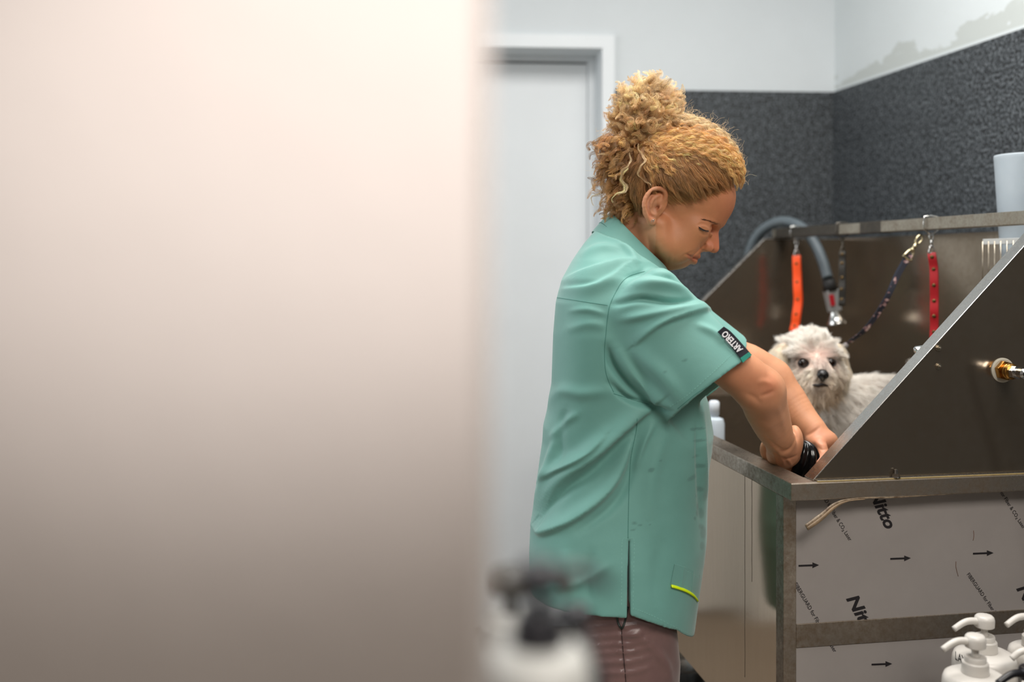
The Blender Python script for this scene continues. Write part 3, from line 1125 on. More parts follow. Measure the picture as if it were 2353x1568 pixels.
# ------------------------------------------------------------------ pump bottles
def pump_bottle(label, x, y, zt, bodymat, pumpmat, rbody, yaw, group, hb=0.165, spout=0.040, k=1.0):
    """zt: top of the pump head"""
    z0 = zt - (hb + 0.0575 * k)
    root = thing('pump_bottle', label, 'bottle', (x, y, z0), yaw, group)
    r = rbody
    prof = [(0, 0), (r * 0.93, 0), (r, 0.006), (r, hb - 0.020), (r * 0.985, hb - 0.011), (r * 0.93, hb - 0.0045), (r * 0.82, hb - 0.0015), (0.021 * k, hb + 0.0005), (0, hb + 0.0005)]
    b = MB().lathe(prof, seg=56).build('bottle_body', bodymat, root, smooth=True, local=True)
    smooth_by_angle(b, 40)
    c = MB().lathe([(0.0190 * k, 0), (0.0195 * k, 0.001), (0.0185 * k, 0.0155 * k), (0.0172 * k, 0.0168 * k), (0.0155 * k, 0.0170 * k), (0.0155 * k, 0.0235 * k), (0.0146 * k, 0.0248 * k), (0.009 * k, 0.0245 * k), (0.0, 0.023 * k)], (0, 0, hb + 0.0006), seg=40).build('collar', pumpmat, root, smooth=True, local=True)
    smooth_by_angle(c, 35)
    zc = hb + 0.0232 * k
    MB().lathe([(0.0066 * k, 0), (0.0052 * k, 0.006 * k), (0.0050 * k, 0.012 * k), (0.0062 * k, 0.018 * k), (0.0, 0.018 * k)], (0, 0, zc), seg=20).build('pump_stem', pumpmat, root, smooth=True, local=True)
    zh = hb + 0.0385 * k
    hd_ = MB().lathe([(0.0135 * k, 0.0), (0.0148 * k, 0.001), (0.0152 * k, 0.0115 * k), (0.0140 * k, 0.0158 * k), (0.0118 * k, 0.0180 * k), (0.0095 * k, 0.0186 * k), (0.0, 0.0190 * k)], (0, 0, zh), seg=40).build('pump_head', pumpmat, root, smooth=True, local=True)
    smooth_by_angle(hd_, 50)
    pts = spline([(-0.010 * k, 0, zh + 0.009 * k), (-0.024 * k, 0, zh + 0.0105 * k), (-0.036 * k, 0, zh + 0.008 * k), (-0.012 - spout * k, 0, zh - 0.001 * k)], 18)
    MB().tube(pts, np.linspace(0.0056, 0.0046, 18) * k, 14).build('nozzle', pumpmat, hd_, smooth=True, local=True)
    return root, z0


GB = 'pump bottles in front of the tub'
trolley_z = None
b1, z1 = pump_bottle('front white pump bottle with a wide white pump head', *P(2241, 0, 1.47)[:2], 0.7686, M_WHITEPL, M_WHITEPL, 0.046, math.radians(8), GB)
xb, yb = P(2262, 0, 1.565)[:2]
b2, z2 = pump_bottle('white pump bottle behind the front one, black writing on its side', xb, yb, 0.7636, M_WHITEPL, M_WHITEPL, 0.0475, math.radians(8), GB, hb=0.165 - (z1 - (0.7636 - 0.2225)))
xb3, yb3 = P(2378, 0, 1.58)[:2]
b3, z3 = pump_bottle('white pump bottle at the right edge, only spout and shoulder in view', xb3, yb3, 0.7656, M_WHITEPL, M_WHITEPL, 0.040, math.radians(12), GB, hb=0.165 + (0.7656 - 0.2225 - z1))
xb4, yb4 = P(2366, 0, 1.425)[:2]
b4, z4 = pump_bottle('bottle with a black pump beside the front white bottle', xb4, yb4, 0.7405, M_WHITEPL, M_BLACKPL, 0.026, math.radians(14), GB, hb=0.165 + (0.7405 - 0.2225 - z1), spout=0.042)
xb5, yb5 = P(2395, 0, 1.50)[:2]
b5, z5 = pump_bottle('white pump bottle cut by the frame, nozzle above the black pump', xb5, yb5, 0.742, M_WHITEPL, M_WHITEPL, 0.030, math.radians(4), GB, hb=0.165 + (0.742 - 0.2225 - z1), spout=0.036)
SHZ = z1
# black writing on the second bottle
ang = math.radians(192)
for i, ch in enumerate('LAY'):
    a_ = ang - math.radians(8) + i * math.radians(9)
    n_ = Vector((math.cos(a_), math.sin(a_), 0))
    p_ = Vector((xb, yb, 0)) + n_ * (0.0475 + 0.0003)
    zz = P(2203, 1531, yb - 0.03)[2]
    text_obj('lettering', ch, 0.018, M_INK, b2, frame((p_.x, p_.y, zz), Vector((-n_.y, n_.x, 0)), n_), extrude=0.0001, fat=0.0003, xs=0.75)
# trolley that carries them
tx0, tx1, ty0, ty1 = 0.60, 1.02, 1.36, 1.655
tro = thing('trolley', 'low dark metal trolley carrying the pump bottles', 'trolley', ((tx0 + tx1) / 2, (ty0 + ty1) / 2, 0))
M_TROL = simple('dark_grey_metal', (58, 60, 64), 0.5, 0.3)
MB().box((tx0, ty0, SHZ - 0.022), (tx1, ty1, SHZ - 0.0005)).build('shelf', M_TROL, tro, bevel=0.003)
MB().box((tx0, ty0, 0.16), (tx1, ty1, 0.18)).build('shelf', M_TROL, tro, bevel=0.003)
for x in (tx0 + 0.012, tx1 - 0.012):
    for y in (ty0 + 0.012, ty1 - 0.012):
        MB().box((x - 0.01, y - 0.01, 0.05), (x + 0.01, y + 0.01, SHZ - 0.022)).build('leg', M_TROL, tro, bevel=0.001)
        MB().lathe([(0, -0.01), (0.025, -0.01), (0.025, 0.01), (0, 0.01)], (x, y, 0.0255), (1, 0, 0), 20).build('castor', M_BLACKRUB, tro, smooth=False)

# white bottle standing inside the tub, half hidden behind the woman
wx, wy = P(1641, 0, 2.33)[:2]
wbt = thing('shampoo_bottle', 'pale blue white bottle standing in the tub behind the woman', 'bottle', (wx, wy, ZF))
MB().lathe([(0, 0), (0.022, 0), (0.024, 0.004), (0.024, 0.195), (0.021, 0.205), (0.010, 0.21), (0.010, 0.214), (0, 0.214)], (wx, wy, ZF + 0.0005), seg=32).build('bottle_body', simple('pale_blue_plastic', (196, 208, 218), 0.35), wbt, smooth=True)
smooth_by_angle(wbt.children[0], 40)
MB().lathe([(0.012, 0), (0.0125, 0.03), (0.008, 0.034), (0, 0.034)], (wx, wy, ZF + 0.2145), seg=24).build('cap', simple('pale_cap', (206, 214, 222), 0.4), wbt, smooth=True)

# ------------------------------------------------------------------ blurred bottles close to the camera
GF = 'pump bottles on the near counter'
M_GREYPL = simple('grey_plastic', (70, 68, 64), 0.4, var=0.06)
f1, c1 = pump_bottle('white pump bottle farther back on the near counter, grey head', *P(1174, 0, 0.66)[:2], H - (1302 - HY) * 0.66 / F, M_WHITENEAR, M_GREYPL, 0.032, math.radians(190), GF, hb=0.10, spout=0.03, k=0.9)
for ch in f1.children:
    if ch.name.startswith('collar'):
        ch.data.materials.clear()
        ch.data.materials.append(M_WHITENEAR)
CZ = c1
z2 = H - (1290 - HY) * 0.42 / F
f2, c2 = pump_bottle('small white bottle with black pump nearest the camera, spout right', *P(1238, 0, 0.42)[:2], z2, M_WHITENEAR, M_BLACKPL, 0.0225, math.radians(188), GF, hb=z2 - 0.0575 * 0.62 - CZ, spout=0.030, k=0.62)
z3 = H - (1392 - HY) * 0.56 / F
f3, c3 = pump_bottle('slim black pump bottle right of the white ones, near counter', *P(1326, 0, 0.56)[:2], z3, M_BLACKPL, M_BLACKPL, 0.0165, math.radians(35), GF, hb=z3 - 0.0575 * 0.55 - CZ, spout=0.022, k=0.55)
cnt = thing('counter', 'low dark counter just inside the cream wall, under the blurred bottles', 'counter', (-0.25, 0.6, 0))
MB().box((-0.9, 0.40, CZ - 0.03), (0.085, 0.74, CZ - 0.0005)).build('counter_top', M_TROL, cnt, bevel=0.003)
MB().box((-0.88, 0.42, 0.02), (0.055, 0.72, CZ - 0.03)).build('cabinet_body', simple('counter_grey', (96, 92, 88), 0.6), cnt, bevel=0.002)
# ------------------------------------------------------------------ the groomer
YW = 1.80
person = thing('person', 'curly blonde person in green tunic leaning over the tub with both arms', 'person', (float(P(1440, 0, YW)[0]), YW, 0))
A_UP = np.array([.588, 0, .809])
A_FW = np.array([.809, 0, -.588])
A_LT = np.array([0, -1.0, 0])
HA = [A_FW, A_UP, A_LT]


def hpt(up, fwd, lat=0.0):
    return P(1500 + .588 * up + .809 * fwd, 480 - .809 * up + .588 * fwd, YW) + lat * A_LT


def S(px, py, lat=0.0):
    """a point given where it shows, `lat` metres nearer than the middle plane"""
    return P(px, py, YW - lat)


def Sm(px, py, lat=0.0):
    """a point of the middle plane moved straight sideways"""
    return P(px, py, YW) + lat * A_LT


bf = Field((0.135, 1.53, 0.86), (0.685, 2.10, 1.575), 0.00165)
# head
bf.ell(hpt(76, 20), (.097, .082, .074), HA, k=0)
bf.ell(Sm(1622, 462), (.048, .055, .060), HA, k=.02)
bf.ell(Sm(1566, 532), (.048, .058, .058), HA, k=.02)
for s in (1, -1):
    bf.ell(Sm(1590, 527, s * .046), (.022, .016, .017), HA, k=.018)                 # cheekbone
    bf.chain([Sm(1505, 520, s * .056), Sm(1516, 566, s * .051), Sm(1556, 592, s * .014)], [.016, .017, .014], k=.02)
    bf.ell(Sm(1550, 560, s * .040), (.030, .030, .020), HA, k=.02)                  # cheek
    bf.cone(Sm(1622, 500, s * .044), Sm(1650, 512, s * .010), .0065, .008, k=.012)  # brow ridge
bf.ell(Sm(1572, 576), (.0245, .022, .030), HA, k=.014)
bf.ell(Sm(1559, 596), (.0160, .0130, .021), HA, k=.012)
# eyes
for s in (1, -1):
    bf.ell(Sm(1630, 531, s * .029), (.013, .010, .017), HA, k=.010, sub=True)
    bf.ell(Sm(1612, 524, s * .030), (.0125, .0125, .0135), HA, k=.002)
    bf.cone(Sm(1606, 533, s * .041), Sm(1629, 540, s * .020), .0032, .003, k=.006)  # lower lid
# nose
bf.chain([Sm(1639, 521), Sm(1642, 546), Sm(1640.5, 570)], [.0062, .0074, .0096], k=.010)
bf.ell(Sm(1624, 556), (.012, .019, .0125), HA, k=.010)
for s in (1, -1):
    bf.ell(Sm(1624, 567, s * .0135), (.0108, .0092, .0066), HA, k=.0035)
    bf.ell(Sm(1633, 581, s * .0072), (.0048, .0060, .0032), HA, k=.002, sub=True)
    bf.cone(Sm(1611, 557, s * .0185), Sm(1612, 572, s * .0185), .0012, .0015, k=.004, sub=True)
    bf.cone(Sm(1614, 566, s * .019), Sm(1585, 584, s * .033), .0016, .0018, k=.006, sub=True)   # smile fold
# lips
for s in (1, -1):
    bf.chain([Sm(1576, 586, s * .025), Sm(1590, 588.5, s * .017), Sm(1601, 589, s * .006), Sm(1602, 589, 0)], [.0030, .0048, .0054, .0054], k=.003)
    bf.chain([Sm(1576, 588, s * .024), Sm(1586, 596, s * .016), Sm(1593, 599.5, s * .006), Sm(1594, 600, 0)], [.0030, .0054, .0062, .0062], k=.003)
    bf.chain([Sm(1571, 586, s * .031), Sm(1588, 592.5, s * .024), Sm(1600, 595.5, s * .010), Sm(1603, 596, 0)], [.0012, .0018, .0020, .0020], k=.0015, sub=True)
    bf.cone(Sm(1570, 585, s * .030), Sm(1566, 593, s * .030), .0018, .001, k=.005, sub=True)
# neck
bf.chain([hpt(5, -28), Sm(1452, 560), Sm(1425, 640)], [.046, .044, .040], k=.03)
bf.cone(Sm(1524, 594), Sm(1470, 620), .020, .030, k=.025)
bf.cone(S(1490, 505, .050), S(1486, 590, .030), .010, .010, k=.02)
# ears
for s in (1, -1):
    L = .066

    def E(px, py, lat):
        return S(px, py, lat) if s > 0 else (lambda q: np.array([q[0], 2 * YW - q[1], q[2]]))(S(px, py, lat))
    bf.ell(E(1505, 472, .070), (.019, .028, .006), HA, k=.006)
    rim_ = spline([E(1517, 470, .070), E(1529, 455, .074), E(1528, 440, .077), E(1515, 433, .079), E(1498, 437, .081), E(1484, 453, .083), E(1480, 474, .083), E(1485, 494, .080), E(1493, 508, .076), E(1500, 512, .072)], 22)
    for i in range(21):
        bf.cone(rim_[i], rim_[i + 1], .0036, .0036, k=.0025)
    bf.ell(E(1497, 509, .0725), (.0075, .0085, .0050), HA, k=.004)                   # lobe
    an = spline([E(1514, 450, .074), E(1502, 455, .077), E(1495, 470, .077), E(1498, 488, .075), E(1506, 496, .073)], 10)
    for i in range(9):
        bf.cone(an[i], an[i + 1], .0030, .0030, k=.0025)
    bf.ell(E(1507, 478, .079), (.0070, .0100, .0060), HA, k=.003, sub=True)          # concha
    bf.ell(E(1505, 447, .081), (.0085, .0045, .0035), HA, k=.003, sub=True)
    bf.ell(E(1515, 480, .073), (.0038, .0055, .0040), HA, k=.003)                    # tragus
    bf.ell(E(1511, 477, .0755), (.0026, .0040, .0060), HA, k=.002, sub=True)
# trunk hidden by the tunic
bf.ell(Sm(1424, 790), (.080, .10, .14), None, k=.03)
for s in (1, -1):
    bf.chain([Sm(1430, 640, s * .07), Sm(1474, 690, s * .145)], [.036, .032], k=.03)
# right arm (near)
ar = [P(1474, 690, 1.655), P(1590, 778, 1.645), P(1690, 850, 1.655), P(1748, 898, 1.675)]
bf.chain(ar, [.034, .036, .0385, .0385], k=.012)
fa = [P(1748, 898, 1.675), P(1760, 938, 1.705), P(1776, 980, 1.75), P(1791, 1012, 1.79)]
bf.chain(fa, [.0385, .0375, .0325, .0265], k=.014)
bf.ell(P(1766, 886, 1.650), (.013, .012, .013), None, k=.014)
bf.ell(P(1722, 905, 1.655), (.016, .014, .014), None, k=.02)
# right hand: flexed wrist, back of the hand towards us, fingers closing under the scrubber
bf.cone(P(1793, 1014, 1.795), P(1799, 1040, 1.825), .0270, .0290, k=.006)
bf.ell(P(1801, 1048, 1.838), (.0300, .022, .021), None, k=.010)
bf.ell(P(1826, 1014, 1.822), (.0150, .020, .0290), None, k=.008)                                              # heel of the thumb
FN = [  # base, knuckle, middle, tip
    [(1816, 1050, 1.842), (1834, 1066, 1.862), (1846, 1082, 1.882), (1856, 1090, 1.900)],
    [(1806, 1058, 1.838), (1822, 1078, 1.862), (1836, 1094, 1.880), (1848, 1100, 1.900)],
    [(1794, 1060, 1.835), (1806, 1082, 1.855), (1822, 1098, 1.872), (1836, 1104, 1.890)],
    [(1782, 1054, 1.835), (1786, 1078, 1.850), (1800, 1094, 1.864), (1814, 1100, 1.876)]]
for q, r in zip(FN, (.0088, .0090, .0086, .0076)):
    bf.chain([P(*p) for p in q], [r * 1.12, r * 1.06, r * .95, r * .8], k=.004)
bf.chain([P(1784, 1024, 1.84), P(1764, 1020, 1.862), P(1757, 1036, 1.868), P(1766, 1060, 1.872)], [.012, .0098, .0090, .0078], k=.005)   # thumb reaching round the far side
# left arm (far)
la = [Sm(1474, 695, -.140), P(1600, 790, 1.965), P(1716, 836, 1.965), P(1772, 872, 1.965)]
bf.chain(la, [.032, .036, .040, .039], k=.012)
fb = [P(1772, 872, 1.965), P(1810, 921, 1.95), P(1842, 962, 1.93), P(1868, 988, 1.91)]
bf.chain(fb, [.039, .0365, .0305, .0255], k=.014)
bf.ell(P(1889, 1013, 1.895), (.030, .024, .022), None, k=.012)
bf.ell(P(1874, 1016, 1.885), (.014, .014, .012), None, k=.010)
FL = [[(1893, 1022, 1.885), (1894, 1046, 1.885), (1889, 1066, 1.878), (1880, 1082, 1.872)],
      [(1903, 1022, 1.892), (1906, 1048, 1.895), (1900, 1072, 1.890), (1888, 1088, 1.882)],
      [(1912, 1020, 1.902), (1916, 1046, 1.908), (1911, 1072, 1.903), (1900, 1090, 1.895)],
      [(1918, 1016, 1.912), (1924, 1040, 1.92), (1921, 1062, 1.915), (1912, 1080, 1.908)]]
for q, r in zip(FL, (.0088, .0090, .0085, .0075)):
    bf.chain([P(*p) for p in q], [r * 1.15, r * 1.06, r * .95, r * .82], k=.004)
bf.chain([P(1884, 1020, 1.872), P(1892, 1042, 1.855), P(1886, 1060, 1.845), P(1873, 1068, 1.842)], [.0115, .0098, .0090, .0072], k=.005)
BV, BF_ = bf.mesh()
BV = lap(BV, BF_, 2, 0.5)
del bf
# creases, tendons and lines worked into the skin
TV, TN, pxy = BV, vnormals(BV, BF_), pix(BV)
near = np.clip(-TN[:, 1] * 1.3 + .35, 0, 1)
FOLD = 1.0
fold([(1757, 1000), (1776, 1020), (1800, 1035), (1818, 1030), (1829, 1006)], -2.6, 5)
fold([(1764, 1016), (1784, 1035), (1804, 1046), (1824, 1040)], 2.0, 8)
fold([(1772, 1030), (1790, 1047), (1812, 1054), (1834, 1046)], -1.6, 4)
fold([(1788, 1036), (1797, 1054), (1802, 1072)], 1.8, 5)
fold([(1775, 1034), (1781, 1052), (1786, 1068)], 1.6, 5)
fold([(1803, 1048), (1813, 1060), (1819, 1072)], 1.6, 5)
fold([(1828, 984), (1836, 1004), (1835, 1030)], 1.0, 6)
fold([(1745, 912), (1764, 906), (1780, 898)], -2.2, 7)
fold([(1715, 905), (1735, 915), (1748, 930)], -1.6, 9)
fold([(1740, 880), (1758, 878), (1775, 884)], 1.6, 10)
fold([(1730, 970), (1760, 985), (1800, 1010)], 1.2, 16)
fold([(1786, 930), (1798, 965), (1806, 1000)], 1.4, 10)
fold([(1852, 1003), (1868, 994), (1884, 982)], -1.8, 5)
fold([(1870, 1012), (1884, 1022), (1900, 1024)], 1.6, 7)
fold([(1880, 1030), (1890, 1034), (1902, 1032)], -1.0, 4)
# face
fold([(1603, 519), (1611, 514), (1622, 516), (1632, 523)], -1.5, 3.2)
fold([(1606, 523), (1613, 520), (1622, 522), (1629, 528)], 1.0, 3)
fold([(1605, 533), (1616, 540), (1630, 539)], -1.0, 3.5)
fold([(1612, 556), (1609, 566), (1614, 575)], -1.4, 3)
fold([(1572, 583.5), (1581, 586.5), (1592, 592), (1599, 595)], -1.5, 3)
fold([(1574, 589), (1583, 594), (1592, 599)], 1.0, 3.5)
fold([(1611, 568), (1599, 576), (1586, 581), (1576, 584)], -.7, 4)
fold([(1592, 574), (1578, 579), (1566, 588)], .6, 6)
fold([(1572, 584), (1566, 592), (1562, 602)], -.7, 3.5)
fold([(1556, 580), (1549, 594), (1546, 608)], -.7, 3.5)
fold([(1542, 584), (1535, 598), (1534, 610)], -.9, 3.5)
fold([(1622, 504), (1638, 508), (1652, 516)], 1.2, 5)
fold([(1488, 540), (1492, 570), (1496, 600)], -1.0, 6)
BV = TV

SK = NT('skin')
at = SK.n('ShaderNodeAttribute', attribute_name='tint')
blotch = SK.ramp(SK.noise(34, 5, 0.6), [(0.3, (0.93, 0.90, 0.88)), (0.7, (1.05, 1.03, 1.0))])
SK.l(SK.mix(1.0, at.outputs['Color'], blotch, 'MULTIPLY'), SK.b.inputs['Base Color'])
SK.set(Roughness=0.52, Subsurface_Weight=0.12, Subsurface_Scale=0.006)
SK.b.inputs['Subsurface Radius'].default_value = (1.0, 0.35, 0.2)
SK.bump(SK.noise(260, 6, 0.75), 0.25, 0.0008)
M_SKIN = SK.m

skin = np.tile(np.array(lin((211, 152, 116))[:3]), (len(BV), 1))


def blend(c, pts, r, amount, fall=2.0):
    global skin
    pts = np.atleast_2d(pts)
    d = np.min([np.linalg.norm(BV - p, axis=1) for p in pts], axis=0)
    w = np.exp(-(d / r) ** fall) * amount
    skin = skin * (1 - w[:, None]) + np.array(lin(c)[:3]) * w[:, None]


head = BV[:, 2] > 1.22
headm = head & (BV[:, 0] > 0.25)
skin[headm] = lin((208, 140, 100))[:3]
blend((205, 108, 84), spline([Sm(1642, 535), Sm(1645, 555), Sm(1640, 570)], 8), .014, .55)
blend((205, 118, 92), [Sm(1625, 563, .014)], .010, .6)
blend((196, 116, 84), [Sm(1660, 478, .03)], .035, .5)
for s in (1, -1):
    blend((178, 92, 76), spline([Sm(1578, 586, s * .022), Sm(1594, 589, s * .011), Sm(1602, 589, 0)], 12), .0078, .5, 4)
    blend((182, 96, 78), spline([Sm(1578, 588, s * .021), Sm(1587, 596, s * .011), Sm(1594, 599, 0)], 12), .0080, .5, 4)
    blend((112, 52, 42), spline([Sm(1575, 586.5, s * .026), Sm(1591, 593, s * .013), Sm(1601, 595, 0)], 14), .0018, .8, 3)
sp_ = pix(BV)
for path, rr in (([(1580, 585), (1591, 588), (1603, 591.5)], 2.8), ([(1582, 591), (1588, 595), (1593, 599)], 3.2)):
    q_ = spline(path, 20)
    d_ = np.min(np.linalg.norm(sp_[:, None, :][headm] - q_[None], axis=2), axis=1)
    w_ = np.zeros(len(BV))
    w_[headm] = np.exp(-(d_ / rr) ** 4) * .5 * (BV[headm, 1] < YW + .02)
    skin = skin * (1 - w_[:, None]) + np.array(lin((178, 88, 74))[:3]) * w_[:, None]
blend((216, 140, 104), [S(1495, 455, .082), S(1486, 470, .083), S(1493, 500, .078)], .012, .5)
blend((160, 96, 70), [S(1511, 477, .073)], .006, .7)
blend((200, 112, 84), [P(1766, 886, 1.640)], .016, .55)
blend((214, 138, 102), spline([P(1700, 850, 1.62), P(1745, 880, 1.63)], 4), .03, .5)
blend((212, 138, 112), [P(1800, 1040, 1.81), P(1885, 1015, 1.87), P(1873, 1066, 1.84)], .03, .5)
blend((170, 60, 50), [S(1567, 505, .062)], .0022, .9)
blend((150, 96, 74), spline([S(1605, 521, .040), S(1618, 528, .036), S(1628, 531, .028)], 8), .0045, .6)
body = mesh_obj('body', BV, BF_, M_SKIN, person)
vcol(body, skin)
bvh_body = BVHTree.FromPolygons([tuple(v) for v in BV], [tuple(f) for f in BF_.tolist()])
CAMP = Vector((0, 0, H))


def hit(bvh, px, py, lift=0.0, fallback=None):
    d = Vector(P(px, py, 1.0)) - CAMP
    d.normalize()
    loc, n, _, _ = bvh.ray_cast(CAMP + d * 0.9, d, 2.2)
    if loc is None:
        return None if fallback is None else Vector(P(px, py, fallback))
    return loc - d * lift


# eye: dark gap under the lowered lid, lashes, brow
M_HAIR = fibre_material('hair_fibre', .30, .8, .28)


def face_strands(name, path, n, length, droop, tint, r, spread):
    ps = []
    for t in RNG.uniform(0, 1, n):
        q = spline(path, 20)
        i = t * 19
        a = q[int(i)]
        h_ = hit(bvh_body, a[0] + RNG.normal(0, spread), a[1] + RNG.normal(0, spread), 0.0004)
        if h_ is None:
            continue
        dirv = np.array(droop(t))
        ps.append([np.array(h_) + dirv * length * RNG.uniform(.6, 1.1) * k + np.array([0, -.0012, 0]) * math.sin(k * 2.5) for k in np.linspace(0, 1, 5)])
    return strands(name, np.array(ps), r, r * .4, np.tile(np.array(lin(tint)[:3]), (len(ps), 1)), M_HAIR, person)


face_strands('eyelashes', [(1606, 523), (1612, 527), (1620, 530), (1628, 529.5)], 40, .0045, lambda t: (0.55, -0.25, -0.8), (44, 28, 22), .00028, 0.5)
face_strands('eyebrow', [(1616, 505), (1628, 507), (1640, 511.5), (1651, 516.5)], 100, .006, lambda t: (-.75, -.05, .25 - .3 * t), (118, 82, 58), .00017, .8)
ey = [hit(bvh_body, a, b, 0.0003) for a, b in ((1605, 521), (1610, 524.5), (1617, 528.5), (1624, 530.5), (1629, 530))]
ey = [p for p in ey if p is not None]
MB().tube(spline([np.array(p) for p in ey], 16), [.0003 + .0006 * math.sin(math.pi * i / 15) for i in range(16)], 8).build('eye', simple('dark_eye', (40, 26, 20), 0.5), person, smooth=True)
e_ = hit(bvh_body, 1500, 508, 0.0008)
ear_st = MB().tube(ring_pts(e_, (1, 0, 0.3), (0.1, -0.5, 0.8),   .0022, .0026, 14), .0007, 8, closed=True)
ear_st.build('earring', M_CHROME, person, smooth=True)

# ------------------------------------------------------------------ hair
C_LIGHT, C_GOLD, C_BROWN, C_DARK = (np.array(lin(c)[:3]) for c in ((254, 224, 178), (238, 190, 126), (190, 144, 96), (116, 78, 48)))
hf = Field((0.12, 1.64, 1.28), (0.48, 1.98, 1.66), 0.003)
HC = hpt(80, 14)
HR = np.array([.120, .116, .090])
hf.ell(HC, HR - .006, HA, k=0)
hf.ell(Sm(1438, 395), (.036, .056, .054), None, k=.02)
hf.ell(Sm(1494, 292), (.038, .048, .032), None, k=.02)
hf.ell(Sm(1452, 462), (.020, .040, .048), None, k=.02)


def below_hairline(x, y, z):
    # pixel coordinates of the grid, measured in the middle plane
    px = CX + x / YW * F
    py = HY - (z - H) / YW * F
    line = np.interp(px[:, 0, 0], [1400, 1468, 1490, 1512, 1545, 1585, 1640, 1680, 1720], [520, 520, 470, 428, 418, 414, 404, 398, 396])[:, None, None]
    front = (py - line) * YW / F
    return np.minimum(-front, 1.0).astype(np.float32) + 0 * y


hf.op((0.12, 1.64, 1.28), (0.48, 1.98, 1.66), below_hairline, k=.006, sub=True)
HV, HF_ = hf.mesh()
HV = lap(HV, HF_, 3, .5)
hair_base_m = NT('hair_under_layer')
hair_base_m.l(hair_base_m.ramp(hair_base_m.noise(180, 4, .7, stretch=(1, 1, 1)), [(.35, lin((120, 80, 44))), (.65, lin((150, 104, 58)))]), hair_base_m.b.inputs['Base Color'])
hair_base_m.set(Roughness=.7)
hair = mesh_obj('hair', HV, HF_, hair_base_m.m, person)
hair['label'] = 'curly golden blonde hair tied up in a loose bun'


def unit(v):
    return v / np.linalg.norm(v, axis=-1, keepdims=True)


def to_sph(p):
    q = np.stack([(p - HC) @ a for a in HA], -1)
    return q / HR


def from_sph(q):
    q = q * HR
    return HC + q[..., 0:1] * A_FW + q[..., 1:2] * A_UP + q[..., 2:3] * A_LT


K1 = 30
all_p, all_c, all_r = [], [], []
bun = unit(to_sph(S(1498, 335, .05)))
bun_m = bun * np.array([1, 1, -1])


def lock(center, width, n, wave, wl, col, flat=0.6, rr=.00016):
    """n strands about a centre path, with a shared wave so that they read as one lock"""
    K = len(center)
    tan = np.gradient(center, axis=0)
    tan = unit(tan)
    ref = np.array([0, -1.0, 0.05])
    b1 = unit(np.cross(tan, ref) + 1e-6)
    b2 = unit(np.cross(tan, b1))
    s = np.concatenate([[0], np.cumsum(np.linalg.norm(np.diff(center, axis=0), axis=1))])
    ph = RNG.uniform(0, 6.28)
    t = np.linspace(0, 1, K)
    w = np.sin(np.pi * np.clip(t * .9 + .1, 0, 1)) ** .6
    rise = np.clip(t * 5, 0, 1)
    wav = wave * rise * np.sin(s / wl * 6.283 + ph)
    wav2 = wave * .8 * rise * np.cos(s / wl * 6.283 + ph)
    c2 = center + b1 * (wav)[:, None] + b2 * (wav2 * .7)[:, None]
    out = []
    for i in range(n):
        r = width * math.sqrt(RNG.uniform(0, 1))
        th = RNG.uniform(0, 6.28)
        tw = th + s / wl * 2.2
        off = b1 * (np.cos(tw) * r * w)[:, None] + b2 * (np.sin(tw) * r * w * flat)[:, None]
        jit = RNG.normal(0, .0006, 3)
        out.append(c2 + off + jit * t[:, None])
    out = np.array(out)
    all_p.append(out)
    base = col * RNG.uniform(.68, 1.38) * (1 + RNG.normal(0, .018, 3))
    tint = np.clip(base * RNG.uniform(.62, 1.25, (n, 1)), 0.01, 1)
    all_c.append(tint)
    all_r.append(np.full(n, rr) * RNG.uniform(.8, 1.3, n))


# scalp hair drawn back from the hairline to the tie
def scalp_lock(px, py, lat, target, lift, n=26, wave=.0030, col=None, stop=1.0, width=.0045):
    a = unit(to_sph(S(px, py, lat)))
    if lat < 0:
        target = target * np.array([1, 1, -1])
    om = math.acos(np.clip(a @ target, -1, 1))
    t = np.linspace(0, stop, K1)
    q = (np.sin((1 - t) * om)[:, None] * a + np.sin(t * om)[:, None] * target) / max(math.sin(om), 1e-4)
    rad = 1.0 + lift * np.sin(np.pi * np.linspace(0.02, 1, K1)) + np.where(t < .12, -(.12 - t) * .45, 0)
    c = from_sph(q * rad[:, None])
    lock(c, width, n, wave, RNG.uniform(.018, .030), col if col is not None else C_GOLD)


line = spline([(1497, 452, .079), (1512, 433, .080), (1540, 436, .078), (1575, 452, .074), (1610, 452, .068), (1645, 440, .055), (1672, 432, .040), (1690, 432, .02), (1697, 428, 0.0)], 60)
for i in range(520):
    k = RNG.integers(0, 60)
    px, py, lat = line[k]
    # start anywhere between the hairline and the tie
    f = RNG.uniform(0, .72) ** 1.3 if i % 3 else RNG.uniform(0, .15)
    px2 = px + (1500 - px) * f * .8 + RNG.normal(0, 5)
    py2 = py + (330 - py) * f * .75 - 40 * math.sin(math.pi * f) * (px - 1490) / 200 + RNG.normal(0, 5)
    lat2 = max(0.0, lat + (.06 - lat) * f + .012 * math.sin(math.pi * f))
    sg = 1 if RNG.uniform() < .72 else -1
    low = (py > 425 and px < 1672 and f < .24)
    col = C_BROWN * .95 + C_GOLD * .1 if low else C_GOLD * RNG.uniform(.75, 1.15) + C_LIGHT * RNG.uniform(0, .3) * (1 if px > 1600 else .5)
    tgt = unit(bun + RNG.normal(0, .10, 3))
    scalp_lock(px2, py2, sg * lat2, tgt, RNG.uniform(.0, .07) if not low else .008, n=18, wave=.0006 if low else RNG.uniform(.0012, .0040), col=col, width=RNG.uniform(.0025, .0055))
